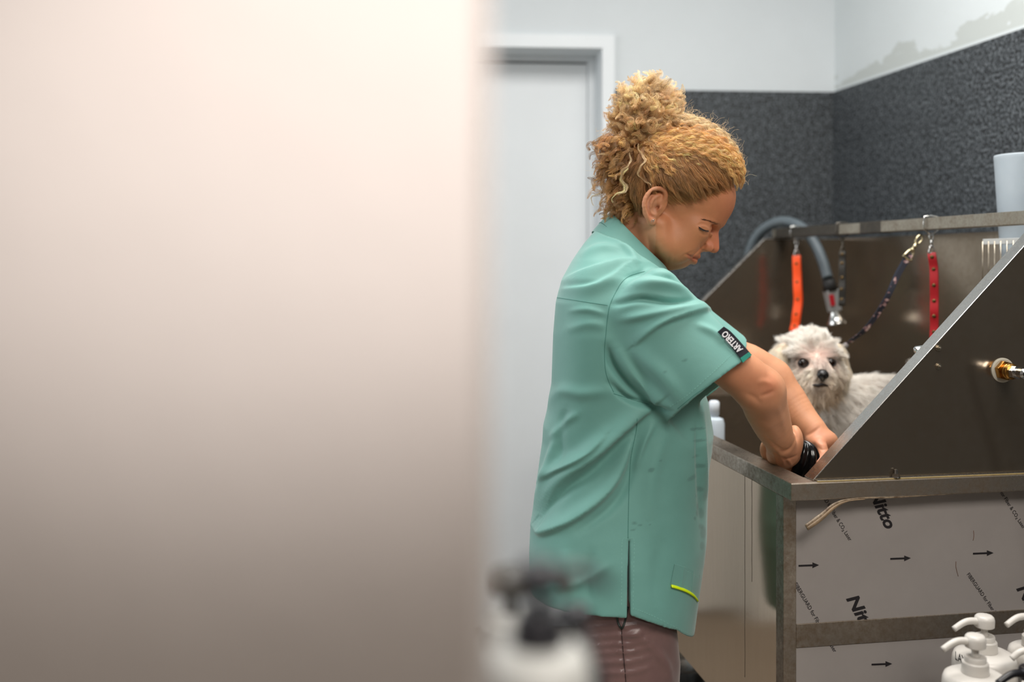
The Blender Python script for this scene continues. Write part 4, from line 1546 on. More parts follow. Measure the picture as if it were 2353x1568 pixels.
# crown seen edge on: frizz along the top
for i in range(90):
    t = RNG.uniform(0, 1)
    p = spline([(1700, 425), (1703, 385), (1688, 340), (1655, 300), (1600, 272), (1560, 262)], 30)[int(t * 29)]
    scalp_lock(p[0] + RNG.normal(0, 3) - 8, p[1] + RNG.normal(0, 3) + 8, RNG.normal(0, .02), unit(bun * np.array([1, 1, .3]) + RNG.normal(0, .08, 3)), .05, n=14, wave=.003, col=C_LIGHT * .85)


# loose curls of the bun and the nape
def curl_lock(start, d, length, grav, n, cr, turns, col, width=.0035, rr=.00015):
    d = unit(np.asarray(d, float))
    t = np.linspace(0, 1, K1)
    c = start + d * (length * t)[:, None] + np.array([0, 0, -grav]) * (t ** 2)[:, None]
    side = unit(np.cross(d, RNG.normal(0, 1, 3)))
    up_ = np.cross(d, side)
    ph = RNG.uniform(0, 6.28)
    amp = cr * (0.25 + .75 * t)
    c = c + side * (amp * np.cos(turns * 6.283 * t + ph))[:, None] + up_ * (amp * np.sin(turns * 6.283 * t + ph))[:, None]
    lock(c, width, n, .0008, .02, col, flat=.7, rr=rr)


for i in range(620):                                   # bun
    th = RNG.uniform(0, 6.28)
    rad = math.sqrt(RNG.uniform(0, 1))
    px = 1492 + 68 * rad * math.cos(th)
    py = 278 + 80 * rad * math.sin(th)
    lat = RNG.uniform(-.7, 1.0) ** 1 * .052 * math.sqrt(max(0, 1 - rad ** 2)) + .002
    if i % 2 == 0:
        lat = .040 * math.sqrt(max(0, 1 - rad ** 2)) + RNG.uniform(-.004, .010)
    d = np.array([px - 1492, 0, -(py - 330) * .8]) / 60
    d = np.array([d[0] - .2, -lat / .05 * .6 + RNG.normal(0, .3), d[2] + RNG.normal(0, .3)])
    hgt = np.clip((330 - py) / 110, 0, 1)
    col = C_LIGHT * (0.25 + .6 * hgt) + C_GOLD * (.75 - .6 * hgt)
    curl_lock(S(px, py, lat), d, RNG.uniform(.014, .040), .004, 24, RNG.uniform(.004, .0090), RNG.uniform(.7, 1.6), col * RNG.uniform(.7, 1.1), width=RNG.uniform(.003, .008))
for i in range(460):                                   # back of the head down to the nape
    t = RNG.uniform(0, 1)
    px, py = 1420 + 40 * RNG.normal(0, .5) + 26 * t, 310 + 160 * t
    lat = (RNG.uniform(-.4, 1.0) if i % 2 else RNG.uniform(.75, 1.08)) * .060 * (1 - .3 * t) * math.sqrt(max(.15, 1 - ((px - 1440) / 62) ** 2))
    d = np.array([-.55 + RNG.normal(0, .4), -.25 + RNG.normal(0, .4), -.7 + RNG.normal(0, .4)])
    col = C_GOLD * RNG.uniform(.55, 1.0) if RNG.uniform() < .6 else C_BROWN * RNG.uniform(.7, 1.1)
    curl_lock(S(px, py, lat), d, RNG.uniform(.018, .045), .006, 22, RNG.uniform(.003, .0080), RNG.uniform(.7, 1.8), col, width=RNG.uniform(.003, .0075))
for i in range(60):                                    # swept strands behind the ear
    px, py = RNG.uniform(1462, 1490), RNG.uniform(440, 500)
    c = spline([S(px, py, .058), S(px - 12, py - 50, .072), S(1470, 372, .076), S(1480, 340, .066)], K1)
    lock(c, .005, 22, .0012, .03, C_BROWN * RNG.uniform(.7, 1.2))
for (px, py, lt_, dx, dz, ln) in ((1448, 350, .082, -.25, -1, .075), (1470, 330, .080, .1, -1, .07), (1440, 385, .075, -.3, -1, .06), (1398, 430, .03, -.3, -1, .05), (1392, 400, .02, -.4, -1, .055), (1430, 300, .05, -.6, -.7, .06)):
    curl_lock(S(px, py, lt_), (dx, -.1, dz), ln, .004, 14, .0105, 1.6, C_LIGHT * .95, width=.0022)
for (px, py, dx, dz) in ((1468, 205, -.1, 1), (1478, 200, .1, 1), (1462, 212, -.3, 1), (1534, 205, .2, 1), (1540, 208, .3, 1), (1448, 230, -.7, .7), (1440, 250, -.8, .5), (1558, 240, .8, .5)):
    for q_ in range(2):
        curl_lock(S(px, py, RNG.uniform(-.01, .02)), (dx, -.1, dz), RNG.uniform(.012, .022), 0, 9, RNG.uniform(.006, .010), 1.0, C_LIGHT, width=.004, rr=.00011)
fl_p = []
for i in range(420):                                   # flyaways
    w = RNG.uniform()
    if w < .45:
        th = RNG.uniform(-2.9, .3)
        p, r0_ = (1490 + 58 * math.cos(th), 272 + 72 * math.sin(th)), .02
        d = np.array([math.cos(th), -.2, -math.sin(th)])
    elif w < .75:
        q = spline([(1704, 420), (1704, 380), (1688, 335), (1655, 296), (1600, 270), (1562, 258)], 30)[RNG.integers(0, 30)]
        p, d = q, np.array([.6 + .3 * RNG.normal(), -.1, .7 + .3 * RNG.normal()])
    else:
        p, d = (1392 + RNG.normal(0, 8), RNG.uniform(300, 480)), np.array([-1, -.2, RNG.normal(0, .6)])
    d = unit(d + RNG.normal(0, .35, 3))
    L = RNG.uniform(.010, .034)
    t = np.linspace(0, 1, K1)
    side = unit(np.cross(d, RNG.normal(0, 1, 3)))
    u2 = np.cross(d, side)
    ph, am, tn = RNG.uniform(0, 6.28), RNG.uniform(.002, .007), RNG.uniform(.5, 1.6)
    c = S(p[0], p[1], RNG.uniform(-.03, .04)) - d * .006 + d * (L * t)[:, None] + side * (am * t * np.cos(tn * 6.28 * t + ph))[:, None] + u2 * (am * t * np.sin(tn * 6.28 * t + ph))[:, None]
    fl_p.append(c)
all_p.append(np.array(fl_p))
all_c.append(np.clip(np.tile(C_LIGHT, (len(fl_p), 1)) * RNG.uniform(.7, 1.15, (len(fl_p), 1)), 0, 1))
all_r.append(np.full(len(fl_p), .00012))
# thin short hairs over the temple
tp_ = []
for i in range(1500):
    t = RNG.uniform(0, 1)
    q = spline([(1540, 456), (1556, 460), (1580, 458), (1620, 452), (1660, 438), (1688, 432)], 30)[int(t * 29)]
    px, py = q[0] + RNG.normal(0, 6), q[1] + abs(RNG.normal(0, 8)) - 4
    h_ = hit(bvh_body, px, py, .0006)
    if h_ is None or h_.y < 1.728:
        continue
    d = P(px - 38, py - 30 - RNG.uniform(-6, 10), h_.y) - np.array(h_)
    tt = np.linspace(0, 1, K1)
    c = np.array(h_) + d * tt[:, None] + np.array([0, -.006, 0]) * np.sin(tt * 2.4)[:, None] + RNG.normal(0, .0012, 3) * np.sin(tt * 5)[:, None]
    tp_.append(c)
all_p.append(np.array(tp_))
all_c.append(np.tile((C_BROWN + C_GOLD) * .55, (len(tp_), 1)) * RNG.uniform(.7, 1.2, (len(tp_), 1)))
all_r.append(np.full(len(tp_), .00013))
ho = strands('curls', np.vstack(all_p), np.concatenate(all_r), .00006, np.vstack(all_c), M_HAIR, hair, root=.25)
ho.parent = hair

# ------------------------------------------------------------------ the tunic
TT = np.array([  # py, left, right, half depth
    [492, 1400, 1462, .050], [530, 1368, 1505, .072], [560, 1342, 1528, .100], [600, 1314, 1548, .140], [640, 1291, 1562, .166], [690, 1277, 1572, .180],
    [760, 1271, 1586, .184], [870, 1267, 1602, .180], [930, 1257, 1612, .177], [965, 1248, 1617, .175], [1000, 1246, 1622, .174], [1040, 1240, 1624, .175],
    [1080, 1235, 1624, .178], [1130, 1229, 1622, .182], [1180, 1219, 1621, .186], [1240, 1216, 1621, .19], [1300, 1216, 1617, .192], [1400, 1219, 1603, .193], [1500, 1224, 1590, .193]])
tf = Field((0.01, 1.50, 0.56), (0.50, 2.10, 1.43), 0.0024)
sc_ = YW / F


YAW, PEX = .20, 2.6
TT[:, 2] += np.interp(TT[:, 0], [640, 870, 930, 1000, 1040, 1090, 1130, 1300, 1500], [0, 6, 16, 18, 12, 3, 0, 0, 0])
want = TT[:, 1:3].copy()
tq = np.linspace(0, 2 * math.pi, 360)
cq_, sq_ = np.sign(np.cos(tq)) * np.abs(np.cos(tq)) ** (2 / PEX), np.sign(np.sin(tq)) * np.abs(np.sin(tq)) ** (2 / PEX)
for it in range(8):                                     # fit the slices so that the turned trunk keeps the outline measured
    for i in range(len(TT)):
        c_ = ((TT[i, 1] + TT[i, 2]) / 2 - CX) * sc_
        a_ = (TT[i, 2] - TT[i, 1]) / 2 * sc_
        yy_ = YW + TT[i, 3] * sq_
        xx_ = c_ + a_ * cq_ + (yy_ - YW) * YAW
        pp = CX + xx_ / yy_ * F
        TT[i, 1] += (want[i, 0] - pp.min()) * .7
        TT[i, 2] += (want[i, 1] - pp.max()) * .7


def torso_fn(x, y, z):
    py = HY - (z[0, 0] - H) / sc_
    l = np.interp(py, TT[:, 0], TT[:, 1])
    r = np.interp(py, TT[:, 0], TT[:, 2])
    b = np.interp(py, TT[:, 0], TT[:, 3])
    cx = (((l + r) / 2 - CX) * sc_)[None, None, :]
    a = ((r - l) / 2 * sc_)[None, None, :]
    b = b[None, None, :]
    g = (np.abs((x - cx - (y - YW) * YAW) / a) ** PEX + np.abs((y - YW) / b) ** PEX) ** (1 / PEX)
    return ((g - 1) * np.minimum(a, b) * .9).astype(np.float32)


tf.op((0.01, 1.5, 0.56), (0.5, 2.1, 1.385), torso_fn)
SL_N = {}
for s in (1, -1):
    y0 = YW - s * .150
    y1 = YW - s * .162
    a = P(1468, 690, YW - s * .150)
    e = P(1632, 898, YW - s * .162)
    if s < 0:
        a = P(1468, 690, 1.94)
        e = P(1640, 850, 1.955)
    ax_ = (e - a) / np.linalg.norm(e - a)
    nv = unit(np.array([ax_[0], -.30 * s, ax_[2]]))
    pe = e + np.array([0, -.060 * s, 0]) - ax_ * .019
    L = np.linalg.norm(e - a)
    yv = unit(np.array([0, 1.0, 0]) - ax_ * ax_[1])
    wv = np.cross(ax_, yv)
    if wv[2] < 0:
        wv = -wv

    def sleeve(x, y, z, grow=0.0, lo=-1.0):
        dx, dy, dz = x - a[0], y - a[1], z - a[2]
        t = dx * ax_[0] + dy * ax_[1] + dz * ax_[2]
        q = dx * yv[0] + dy * yv[1] + dz * yv[2]
        w = dx * wv[0] + dy * wv[1] + dz * wv[2]
        f = np.clip(t / L, 0, 1.3)
        rw = .072 + .017 * f + grow
        rq = .052 + .014 * f + grow
        g = np.sqrt((w / rw) ** 2 + (q / rq) ** 2)
        d = (g - 1) * np.minimum(rw, rq)
        cap = np.sqrt(np.minimum(t, 0) ** 2 + (np.maximum(d, -.03) + .03) ** 2) - .03
        d = np.where(t < 0, np.maximum(d, cap) - .0 + np.maximum(-t - .05, 0), d)
        if lo > -1:
            d = np.maximum(d, lo - t)
        else:
            pl = (x - pe[0]) * nv[0] + (y - pe[1]) * nv[1] + (z - pe[2]) * nv[2]
            d = np.maximum(d, pl)
        return d.astype(np.float32)
    lo3 = np.minimum(a, e) - .11
    hi3 = np.maximum(a, e) + .11
    tf.op(lo3, hi3, sleeve, k=.009)
    tf.op(lo3, hi3, lambda x, y, z: sleeve(x, y, z, -.0055, L * .48), k=.004, sub=True)
    SL_N[s] = (a, e, ax_, wv, yv, L)
# neckline: cloth ends under the collar
nk0, nk1 = Sm(1361, 536), Sm(1549, 654)
nkn = unit(np.array([-(nk1 - nk0)[2], 0, (nk1 - nk0)[0]]))
if nkn[2] < 0:
    nkn = -nkn
tf.op((0.1, 1.6, 1.25), (0.34, 2.0, 1.45), lambda x, y, z: ((x - nk0[0]) * nkn[0] + (z - nk0[2]) * nkn[2] - .004 + 0 * y).astype(np.float32), inter=True)
# hem and side slit
hx = [(1150, 1385), (1216, 1392), (1438, 1410), (1446, 1404), (1500, 1428), (1560, 1460), (1600, 1500), (1640, 1542), (1700, 1560)]


def hem(x, y, z):
    sn = 1.635 / F                                       # the near half of the hem is the one measured
    px = CX + x[:, 0, 0] / sn
    zz = H - (np.interp(px, [q[0] for q in hx], [q[1] for q in hx]) - HY) * sn
    return (zz[:, None, None] - z + 0 * y).astype(np.float32)


tf.op((0.01, 1.5, 0.56), (0.5, 2.1, 0.80), hem, inter=True)


def slit(x, y, z):
    py = HY - (z - H) / (1.625 / F)
    px = CX + x / (1.625 / F)
    w = np.clip((py - 1238) / 180, 0, 1) * 2.2 + 1.3
    c = 1443 - np.clip((py - 1238) / 180, 0, 1) * 1.0
    d = np.maximum(np.abs(px - c) - w, 1238 - py) * (1.625 / F)
    return np.maximum(d, y - 1.68).astype(np.float32)


tf.op((0.15, 1.55, 0.60), (0.25, 1.68, 0.90), slit, sub=True)
# hollow under the hem
tf.op((0.01, 1.5, 0.56), (0.5, 2.1, 0.78), lambda x, y, z: np.maximum(torso_fn(x, y, z) + .006, z - .76), k=.0, sub=True)
TV, TF_ = tf.mesh()
TV = lap(TV, TF_, 3, .5)
TN = vnormals(TV, TF_)
pxy = pix(TV)
near = np.clip(-TN[:, 1] * 1.3 + .35, 0, 1)


FOLD = 1.35
# drape from the armpit to the small of the back
fold([(1510, 928), (1440, 985), (1370, 1050), (1300, 1105), (1240, 1180)], 13, 20, 'step')
fold([(1495, 950), (1430, 1020), (1360, 1085), (1290, 1130), (1225, 1200)], -9, 20)
fold([(1455, 1000), (1430, 1080), (1390, 1140), (1320, 1195), (1250, 1225), (1228, 1215)], 11, 18, 'step')
fold([(1462, 1010), (1440, 1110), (1400, 1170), (1330, 1220)], -6, 16)
fold([(1390, 1000), (1340, 1050), (1280, 1085), (1245, 1105)], 8, 14, 'step')
fold([(1285, 985), (1270, 1040), (1250, 1100), (1225, 1160)], 7, 14)
fold([(1300, 940), (1285, 1000), (1290, 1060)], -5, 14)
fold([(1252, 930), (1290, 900), (1340, 905), (1400, 900)], 4, 20)
fold([(1262, 1010), (1300, 970), (1330, 950)], 4, 12)
# seam pull at the armpit
fold([(1400, 880), (1440, 915), (1490, 930), (1540, 945)], -9, 10)
fold([(1395, 800), (1410, 840), (1450, 890), (1500, 935)], -11, 12)
fold([(1420, 800), (1450, 855), (1500, 905), (1545, 950)], 7, 18)
# shoulder and yoke
fold([(1300, 640), (1350, 622), (1420, 600), (1460, 600)], 5, 16, 'step')
fold([(1290, 665), (1350, 660), (1400, 640), (1440, 610)], 5, 14, 'step')
fold([(1330, 590), (1380, 570), (1430, 572)], 5, 14)
fold([(1395, 545), (1440, 570), (1470, 610)], 5, 12)
fold([(1310, 715), (1350, 712), (1390, 722)], 3, 10)
fold([(1300, 760), (1350, 745), (1390, 750)], 3, 16)
# sleeve
fold([(1410, 700), (1470, 688), (1540, 695), (1610, 695)], -8, 10)
fold([(1430, 660), (1500, 650), (1560, 662), (1600, 690)], 7, 16)
fold([(1440, 640), (1480, 628), (1530, 634), (1575, 660), (1605, 695)], -5, 8)
fold([(1650, 705), (1590, 720), (1520, 745), (1460, 790)], 8, 14, 'step')
fold([(1640, 690), (1560, 708), (1480, 725), (1425, 735)], 6, 14)
fold([(1450, 800), (1520, 860), (1570, 930)], 6, 26)
fold([(1600, 745), (1640, 765), (1665, 790)], 4, 12)
# front flap
fold([(1614, 930), (1618, 1050), (1622, 1180), (1618, 1300)], 5, 9)
fold([(1602, 960), (1606, 1080), (1610, 1200)], -4, 8)
fold([(1500, 975), (1478, 1020), (1460, 1080)], 5, 10)
fold([(1530, 990), (1500, 1080), (1490, 1200)], 5, 26)
fold([(1520, 1230), (1510, 1320), (1515, 1400)], -3, 24)
fold([(1300, 1260), (1305, 1320), (1310, 1390)], 4, 20)
fold([(1360, 1270), (1350, 1330), (1355, 1390)], -3, 16)
fold([(1400, 1300), (1330, 1340), (1260, 1350)], 3, 14)
TV[:] = lap(TV, TF_, 1, .25)
SM = NT('green_tunic_cloth')
nz1 = SM.noise(9, 4, .6)
c0 = SM.ramp(nz1, [(.3, lin((106, 162, 153))), (.7, lin((116, 172, 163)))])
atw = SM.n('ShaderNodeAttribute', attribute_name='tint')
SM.l(SM.mix(1.0, c0, atw.outputs['Color'], 'MULTIPLY'), SM.b.inputs['Base Color'])
SM.set(Roughness=.62, Sheen_Weight=.25, Sheen_Roughness=.5)
wv1 = SM.noise(900, 2, .5)
SM.bump(SM.mix(.5, wv1, SM.noise(38, 5, .65)), .16, .0015)
M_SHIRT = SM.m
tunic = mesh_obj('tunic', TV, TF_, M_SHIRT, person)
# damp splashes on the cloth
wet = np.ones((len(TV), 3))
for (a, b, rx, ry, rot) in ((1607, 985, 9, 3, 0), (1593, 987, 8, 4, 0), (1605, 1013, 12, 3, -.1), (1600, 1050, 9, 3, -.2), (1608, 1072, 9, 5, -.5), (1592, 1098, 14, 5, -.5), (1610, 1125, 5, 6, 0), (1605, 1165, 4, 8, 0), (1612, 1180, 4, 12, 0),
                            (1603, 1180, 4, 7, 0), (1614, 1225, 5, 14, 0), (1610, 1210, 5, 6, 0), (1494, 1079, 8, 5, -.6), (1515, 1058, 4, 3, 0), (1458, 1203, 6, 3, 0), (1471, 1207, 5, 2.5, 0), (1493, 1207, 3, 2, 0), (1455, 1218, 8, 2, -.3), (1590, 1350, 1.5, 3, 0), (1573, 829, 7, 3, -.3), (1530, 854, 5, 2, 0), (1612, 1255, 4, 9, 0), (1601, 1140, 3, 3, 0), (1597, 1192, 3, 4, 0)):
    dx, dy = pxy[:, 0] - a, pxy[:, 1] - b
    c_, s_ = math.cos(rot), math.sin(rot)
    g = ((dx * c_ + dy * s_) / rx) ** 2 + ((-dx * s_ + dy * c_) / ry) ** 2
    w = (1 / (1 + np.exp((g - 1) * 5))) * (near > .2) * (TV[:, 1] < YW)
    wet *= (1 - w * .28)[:, None]
vcol(tunic, wet)
bvh_t = BVHTree.FromPolygons([tuple(v) for v in TV], [tuple(f) for f in TF_.tolist()])
M_SEAM = simple('dark_green_thread', (66, 126, 116), .8)
M_STITCH = simple('pale_green_thread', (150, 205, 194), .8)


def surf_path(path, n, lift):
    out = []
    for a, b in spline(path, n):
        p = hit(bvh_t, a, b, lift)
        if p is not None:
            out.append(p)
    return out


for path in ([(1482, 624), (1462, 629), (1444, 636), (1428, 650), (1415, 672), (1402, 700), (1396, 730), (1392, 770), (1389, 805), (1391, 850), (1399, 878), (1410, 902)],
             [(1280, 684), (1330, 692), (1396, 702)],
             [(1464, 962), (1462, 990), (1450, 1050), (1446, 1110), (1444, 1180), (1443, 1238)],
             [(1410, 905), (1450, 918), (1492, 930)],
             [(1557, 940), (1600, 905), (1640, 880)]):
    q = surf_path(path, 60, 0.0)
    if len(q) > 4:
        MB().tube(q, .0005, 6).build('seam', M_SEAM, tunic, smooth=True)


def stitches(path, n, name='stitching'):
    m = MB()
    q = surf_path(path, n * 2, .0003)
    for i in range(0, len(q) - 1, 2):
        if (q[i + 1] - q[i]).length < .02:
            m.tube([q[i], q[i].lerp(q[i + 1], .8)], .00035, 4)
    if m.v:
        o = m.build(name, M_STITCH, tunic)
        o['kind'] = 'stuff'


stitches([(1428, 1390), (1429, 1320), (1430, 1244), (1443, 1239)], 26)
stitches([(1444, 1239), (1457, 1243), (1456, 1320), (1455, 1402)], 26)
stitches([(1455, 1398), (1500, 1416), (1560, 1446), (1594, 1462)], 26)
stitches([(1540, 935), (1580, 908), (1625, 868), (1660, 836), (1685, 812)], 30)

# collar: stand-up band
cl = MB()
rings = []
NSEG = 56
for (pa, pb, lat, hump) in (((1361, 532), (1549, 650), .098, 9), ((1378, 512), (1540, 634), .080, 8), ((1401, 487), (1527, 613), .069, 5), ((1405, 491), (1523, 611), .064, 5), ((1384, 516), (1536, 632), .075, 8)):
    a, b = Sm(*pa), Sm(*pb)
    c = (a + b) / 2
    hx_ = (a - b) / 2
    ring = []
    for k in range(NSEG):
        t = 2 * math.pi * k / NSEG
        sag = np.array([0, 0, -.0]) - np.array([.6, 0, .8]) * (.001 * hump * abs(math.sin(t)) ** 2)
        sq = lambda v: math.copysign(abs(v) ** .82, v)
        ring.append(c + hx_ * sq(math.cos(t)) + A_LT * lat * sq(math.sin(t)) + sag)
    rings.append(ring)
vs = [p for r in rings for p in r]
fs = []
for r in range(len(rings) - 1):
    for k in range(NSEG):
        k2 = (k + 1) % NSEG
        fs.append((r * NSEG + k, r * NSEG + k2, (r + 1) * NSEG + k2, (r + 1) * NSEG + k))
cl.add(vs, fs)
collar = cl.build('collar', M_SHIRT, tunic, smooth=True)
vcol(collar, (.93, .95, .95))
sb = collar.modifiers.new('sub', 'SUBSURF')
sb.levels = sb.render_levels = 2
cs_ = [Vector(p) + Vector((0, 0, .001)) for p in rings[0]]
MB().tube([Vector(p) for p in rings[1]], .0006, 5, closed=True).build('collar_seam', M_SEAM, collar, smooth=True)

# woven label sewn on the sleeve edge
def lab(px, py, lift, fb):
    return np.array(hit(bvh_t, px, py, lift, fb))


cA = [(1649, 763), (1664, 778), (1681, 798), (1701, 823)]
cB = [(1663, 751), (1678, 762), (1698, 783), (1721, 809)]
ia = []
for x, y in cA:
    h_ = hit(bvh_t, x, y, 0)
    yl = h_.y if h_ is not None and h_.y < 1.64 else (ia[-1][1] + .004 if ia else 1.60)
    ia.append(P(x, y, yl - .005))
ib = [P(x, y, p[1] + .006) for (x, y), p in zip(cB, ia)]
ia, ib = spline(ia, 16), spline(ib, 16)
nl = unit(np.cross(ib[8] - ia[8], ia[12] - ia[4]))
if nl[1] > 0:
    nl = -nl
lv, lf = [], []
for i in range(16):
    for p, o_ in ((ia[i], .0008), (ib[i], .0008), (ib[i], -.0008), (ia[i], -.0008)):
        lv.append(p + nl * o_)
for i in range(15):
    for k in range(4):
        k2 = (k + 1) % 4
        lf.append((i * 4 + k, i * 4 + 4 + k, i * 4 + 4 + k2, i * 4 + k2))
lf += [(0, 1, 2, 3), (63, 62, 61, 60)]
label_o = mesh_obj('sleeve_label', lv, lf, simple('black_woven_label', (22, 22, 34), .8, var=.2, scale=300), tunic, smooth=False)
label_o['label'] = 'black woven label with white lettering on the sleeve edge'
d0, d1 = P(1705, 806, 1.60), P(1662, 757, 1.60)
xdir = unit(ia[1] * .5 + ib[1] * .5 - ia[14] * .5 - ib[14] * .5)
up_l = unit(ia[8] - ib[8])
o0 = (ia[13] * .78 + ib[13] * .22) + nl * .0016
start = ia[13] * .30 + ib[13] * .70 + nl * .0018
tx_ = text_obj('lettering', 'ARTERO', .0165, simple('white_thread', (236, 234, 238), .8), tunic, frame(start, xdir, nl), shear=.12, fat=.0004, extrude=.0003)
bpy.context.view_layer.update()
wid = np.linalg.norm((ia[2] + ib[2]) / 2 - (ia[13] + ib[13]) / 2)
tx_.matrix_basis = tx_.matrix_basis @ Matrix.Diagonal((wid / max(tx_.dimensions.x, 1e-5), 1, 1, 1))
gA, gB = [(1701, 823), (1706.5, 834)], [(1721, 809), (1727, 816)]
ga = [ia[15], P(*gA[1], ia[15][1] + .002)]
gb = [ib[15], P(*gB[1], ib[15][1] + .002)]
m = MB().prism([ga[0] + nl * .001, gb[0] + nl * .001, gb[1] + nl * .001, ga[1] + nl * .001], [ga[0] - nl * .001, gb[0] - nl * .001, gb[1] - nl * .001, ga[1] - nl * .001])
m.build('green_tab', simple('bright_green_tab', (64, 176, 156), .6), tunic)

# small pocket with a neon edge
pk = [(1550, 1297), (1572, 1303), (1594, 1312), (1608, 1322)]
pb_ = [(1541, 1343), (1565, 1352), (1590, 1364), (1604, 1374)]
pa_ = [np.array(hit(bvh_t, x, y, .0016, 1.75)) for x, y in pk]
pb2 = [np.array(hit(bvh_t, x, y, .0016, 1.75)) for x, y in pb_]
lv, lf = [], []
for off in (-.0004, .0012):
    for a, b in zip(pa_, pb2):
        for t in np.linspace(0, 1, 4):
            p = a + (b - a) * t
            lv.append(p + np.array([0, off, 0]))
for j in range(3):
    for k in range(3):
        i0 = j * 4 + k
        lf.append((i0, i0 + 1, i0 + 5, i0 + 4))
        i0 += 16
        lf.append((i0, i0 + 4, i0 + 5, i0 + 1))
for k in range(3):
    lf += [(k, 16 + k, 17 + k, k + 1), (12 + k, 13 + k, 29 + k, 28 + k), (k * 4, k * 4 + 4, k * 4 + 20, k * 4 + 16), (k * 4 + 3, k * 4 + 19, k * 4 + 23, k * 4 + 7)]
po = mesh_obj('pocket_flap', lv, lf, M_SHIRT, tunic, smooth=False)
vcol(po, (.96, .97, .97))
np_ = [np.array(hit(bvh_t, x, y, .0022, 1.75)) for x, y in ((1543, 1347), (1560, 1352), (1578, 1359), (1594, 1369), (1603, 1380))]
MB().tube(spline(np_, 24), .0032, 8, flat=.5).build('neon_trim', simple('neon_yellow', (226, 255, 20), .45, var=.02), tunic, smooth=True)
stitches([(1549, 1306), (1572, 1311), (1594, 1320), (1606, 1329)], 14)

# ------------------------------------------------------------------ trousers and clogs
rf = Field((0.02, 1.56, 0.02), (0.42, 2.02, 0.86), 0.004)
rf.ell(P(1430, 1250, YW), (.085, .125, .11), None, k=0)
for s in (1, -1):
    y_ = YW - s * .085
    rf.chain([Sm(1432 - s * 16, 1270, s * .080), Sm(1446 - s * 14, 1480, s * .084), Sm(1430, 1800, s * .09), Sm(1425, 2170, s * .092)], [.078, .088, .075, .060], k=.02)
RV, RF_ = rf.mesh()
RV = lap(RV, RF_, 2, .5)
RN = vnormals(RV, RF_)
FOLD = 1.0
TVs, TNs, pxs, ns = TV, TN, pxy, near
TV, TN, pxy = RV, RN, pix(RV)
near = np.clip(-TN[:, 1] * 1.3 + .35, 0, 1)
for k, yy in enumerate((1440, 1462, 1482, 1500, 1523, 1548)):
    fold([(1330, yy + 6), (1380, yy + 2), (1425, yy - 2), (1445, yy)], 3.2, 6)
    fold([(1420, yy + 3), (1460, yy - 4), (1500, yy - 16)], 2.8, 6)
fold([(1445, 1460), (1500, 1430), (1560, 1405)], 4, 10)
fold([(1430, 1450), (1480, 1470), (1540, 1540)], 4, 14)
fold([(1510, 1480), (1530, 1530), (1545, 1580)], 4, 14)
fold([(1428, 1445), (1430, 1500), (1437, 1575)], -2.5, 4, taper=False)
for k in range(14):
    yy = 1620 + k * 34 + RNG.uniform(-8, 8)
    fold([(1340, yy), (1420, yy + 14), (1500, yy - 6)], 3.5, 12)
RM = NT('brown_satin_cloth')
RM.l(RM.ramp(RM.noise(12, 4), [(.3, lin((108, 82, 80))), (.7, lin((124, 96, 92)))]), RM.b.inputs['Base Color'])
RM.set(Roughness=.34, Sheen_Weight=.3)
RM.bump(RM.noise(60, 5, .6), .2, .001)
trousers = mesh_obj('trousers', TV, RF_, RM.m, person)
bvh_r = BVHTree.FromPolygons([tuple(v) for v in TV], [tuple(f) for f in RF_.tolist()])
q = [hit(bvh_r, a, b, .0004) for a, b in spline([(1428, 1446), (1431, 1490), (1436, 1540), (1440, 1600)], 24)]
q = [p for p in q if p is not None]
MB().tube(q, .0008, 6).build('trouser_seam', simple('brown_thread', (52, 36, 34), .8), trousers, smooth=True)
q = [hit(bvh_r, a, b, .0012) for a, b in spline([(1441, 1350), (1428, 1385), (1418, 1420), (1428, 1445), (1437, 1425), (1443, 1395)], 30)]
q = [p for p in q if p is not None]
MB().tube(q, .0018, 6).build('pocket_zip', simple('dark_zip', (48, 58, 54), .35, .4), trousers, smooth=True)
for s in (1, -1):
    cf = Field((0.05, YW - s * .092 - .07, -0.01), (0.42, YW - s * .092 + .07, 0.14), 0.004)
    c0_ = Sm(1425, 0, s * .092)
    cf.chain([np.array([c0_[0] - .05, c0_[1], .042]), np.array([c0_[0] + .06, c0_[1], .044]), np.array([c0_[0] + .15, c0_[1], .036])], [.042, .046, .034], k=.02)
    cf.op((0.05, c0_[1] - .07, -.01), (.42, c0_[1] + .07, .14), lambda x, y, z: (0.002 - z + 0 * x + 0 * y).astype(np.float32), inter=True)
    cv, cq = cf.mesh()
    mesh_obj('clog', cv, cq, simple('black_clog', (30, 30, 32), .5), person)

# ------------------------------------------------------------------ the thing being washed with
sc0 = P(1846, 1064, 1.855)
scr = thing('scrubber', 'glossy black ridged wet scrubber held between both hands', 'brush', tuple(sc0))
vs, fs = [], []
NU, NV = 96, 40
for i in range(NV + 1):
    th = math.pi * i / NV
    for j in range(NU):
        ph = 2 * math.pi * j / NU
        r = .030 * (1 + .075 * math.sin(th) * math.sin(11 * ph + 5.5 * th + .6 * math.sin(3 * th)))
        vs.append(sc0 + np.array([r * math.sin(th) * math.cos(ph), r * math.sin(th) * math.sin(ph) * .9, r * 1.38 * math.cos(th)]))
for i in range(NV):
    for j in range(NU):
        j2 = (j + 1) % NU
        fs.append((i * NU + j, (i + 1) * NU + j, (i + 1) * NU + j2, i * NU + j2))
mesh_obj('ridged_body', vs, fs, simple('wet_black_rubber', (10, 10, 12), .12, Coat_Weight=1.0) if False else simple('wet_black_rubber', (10, 10, 12), .13), scr)
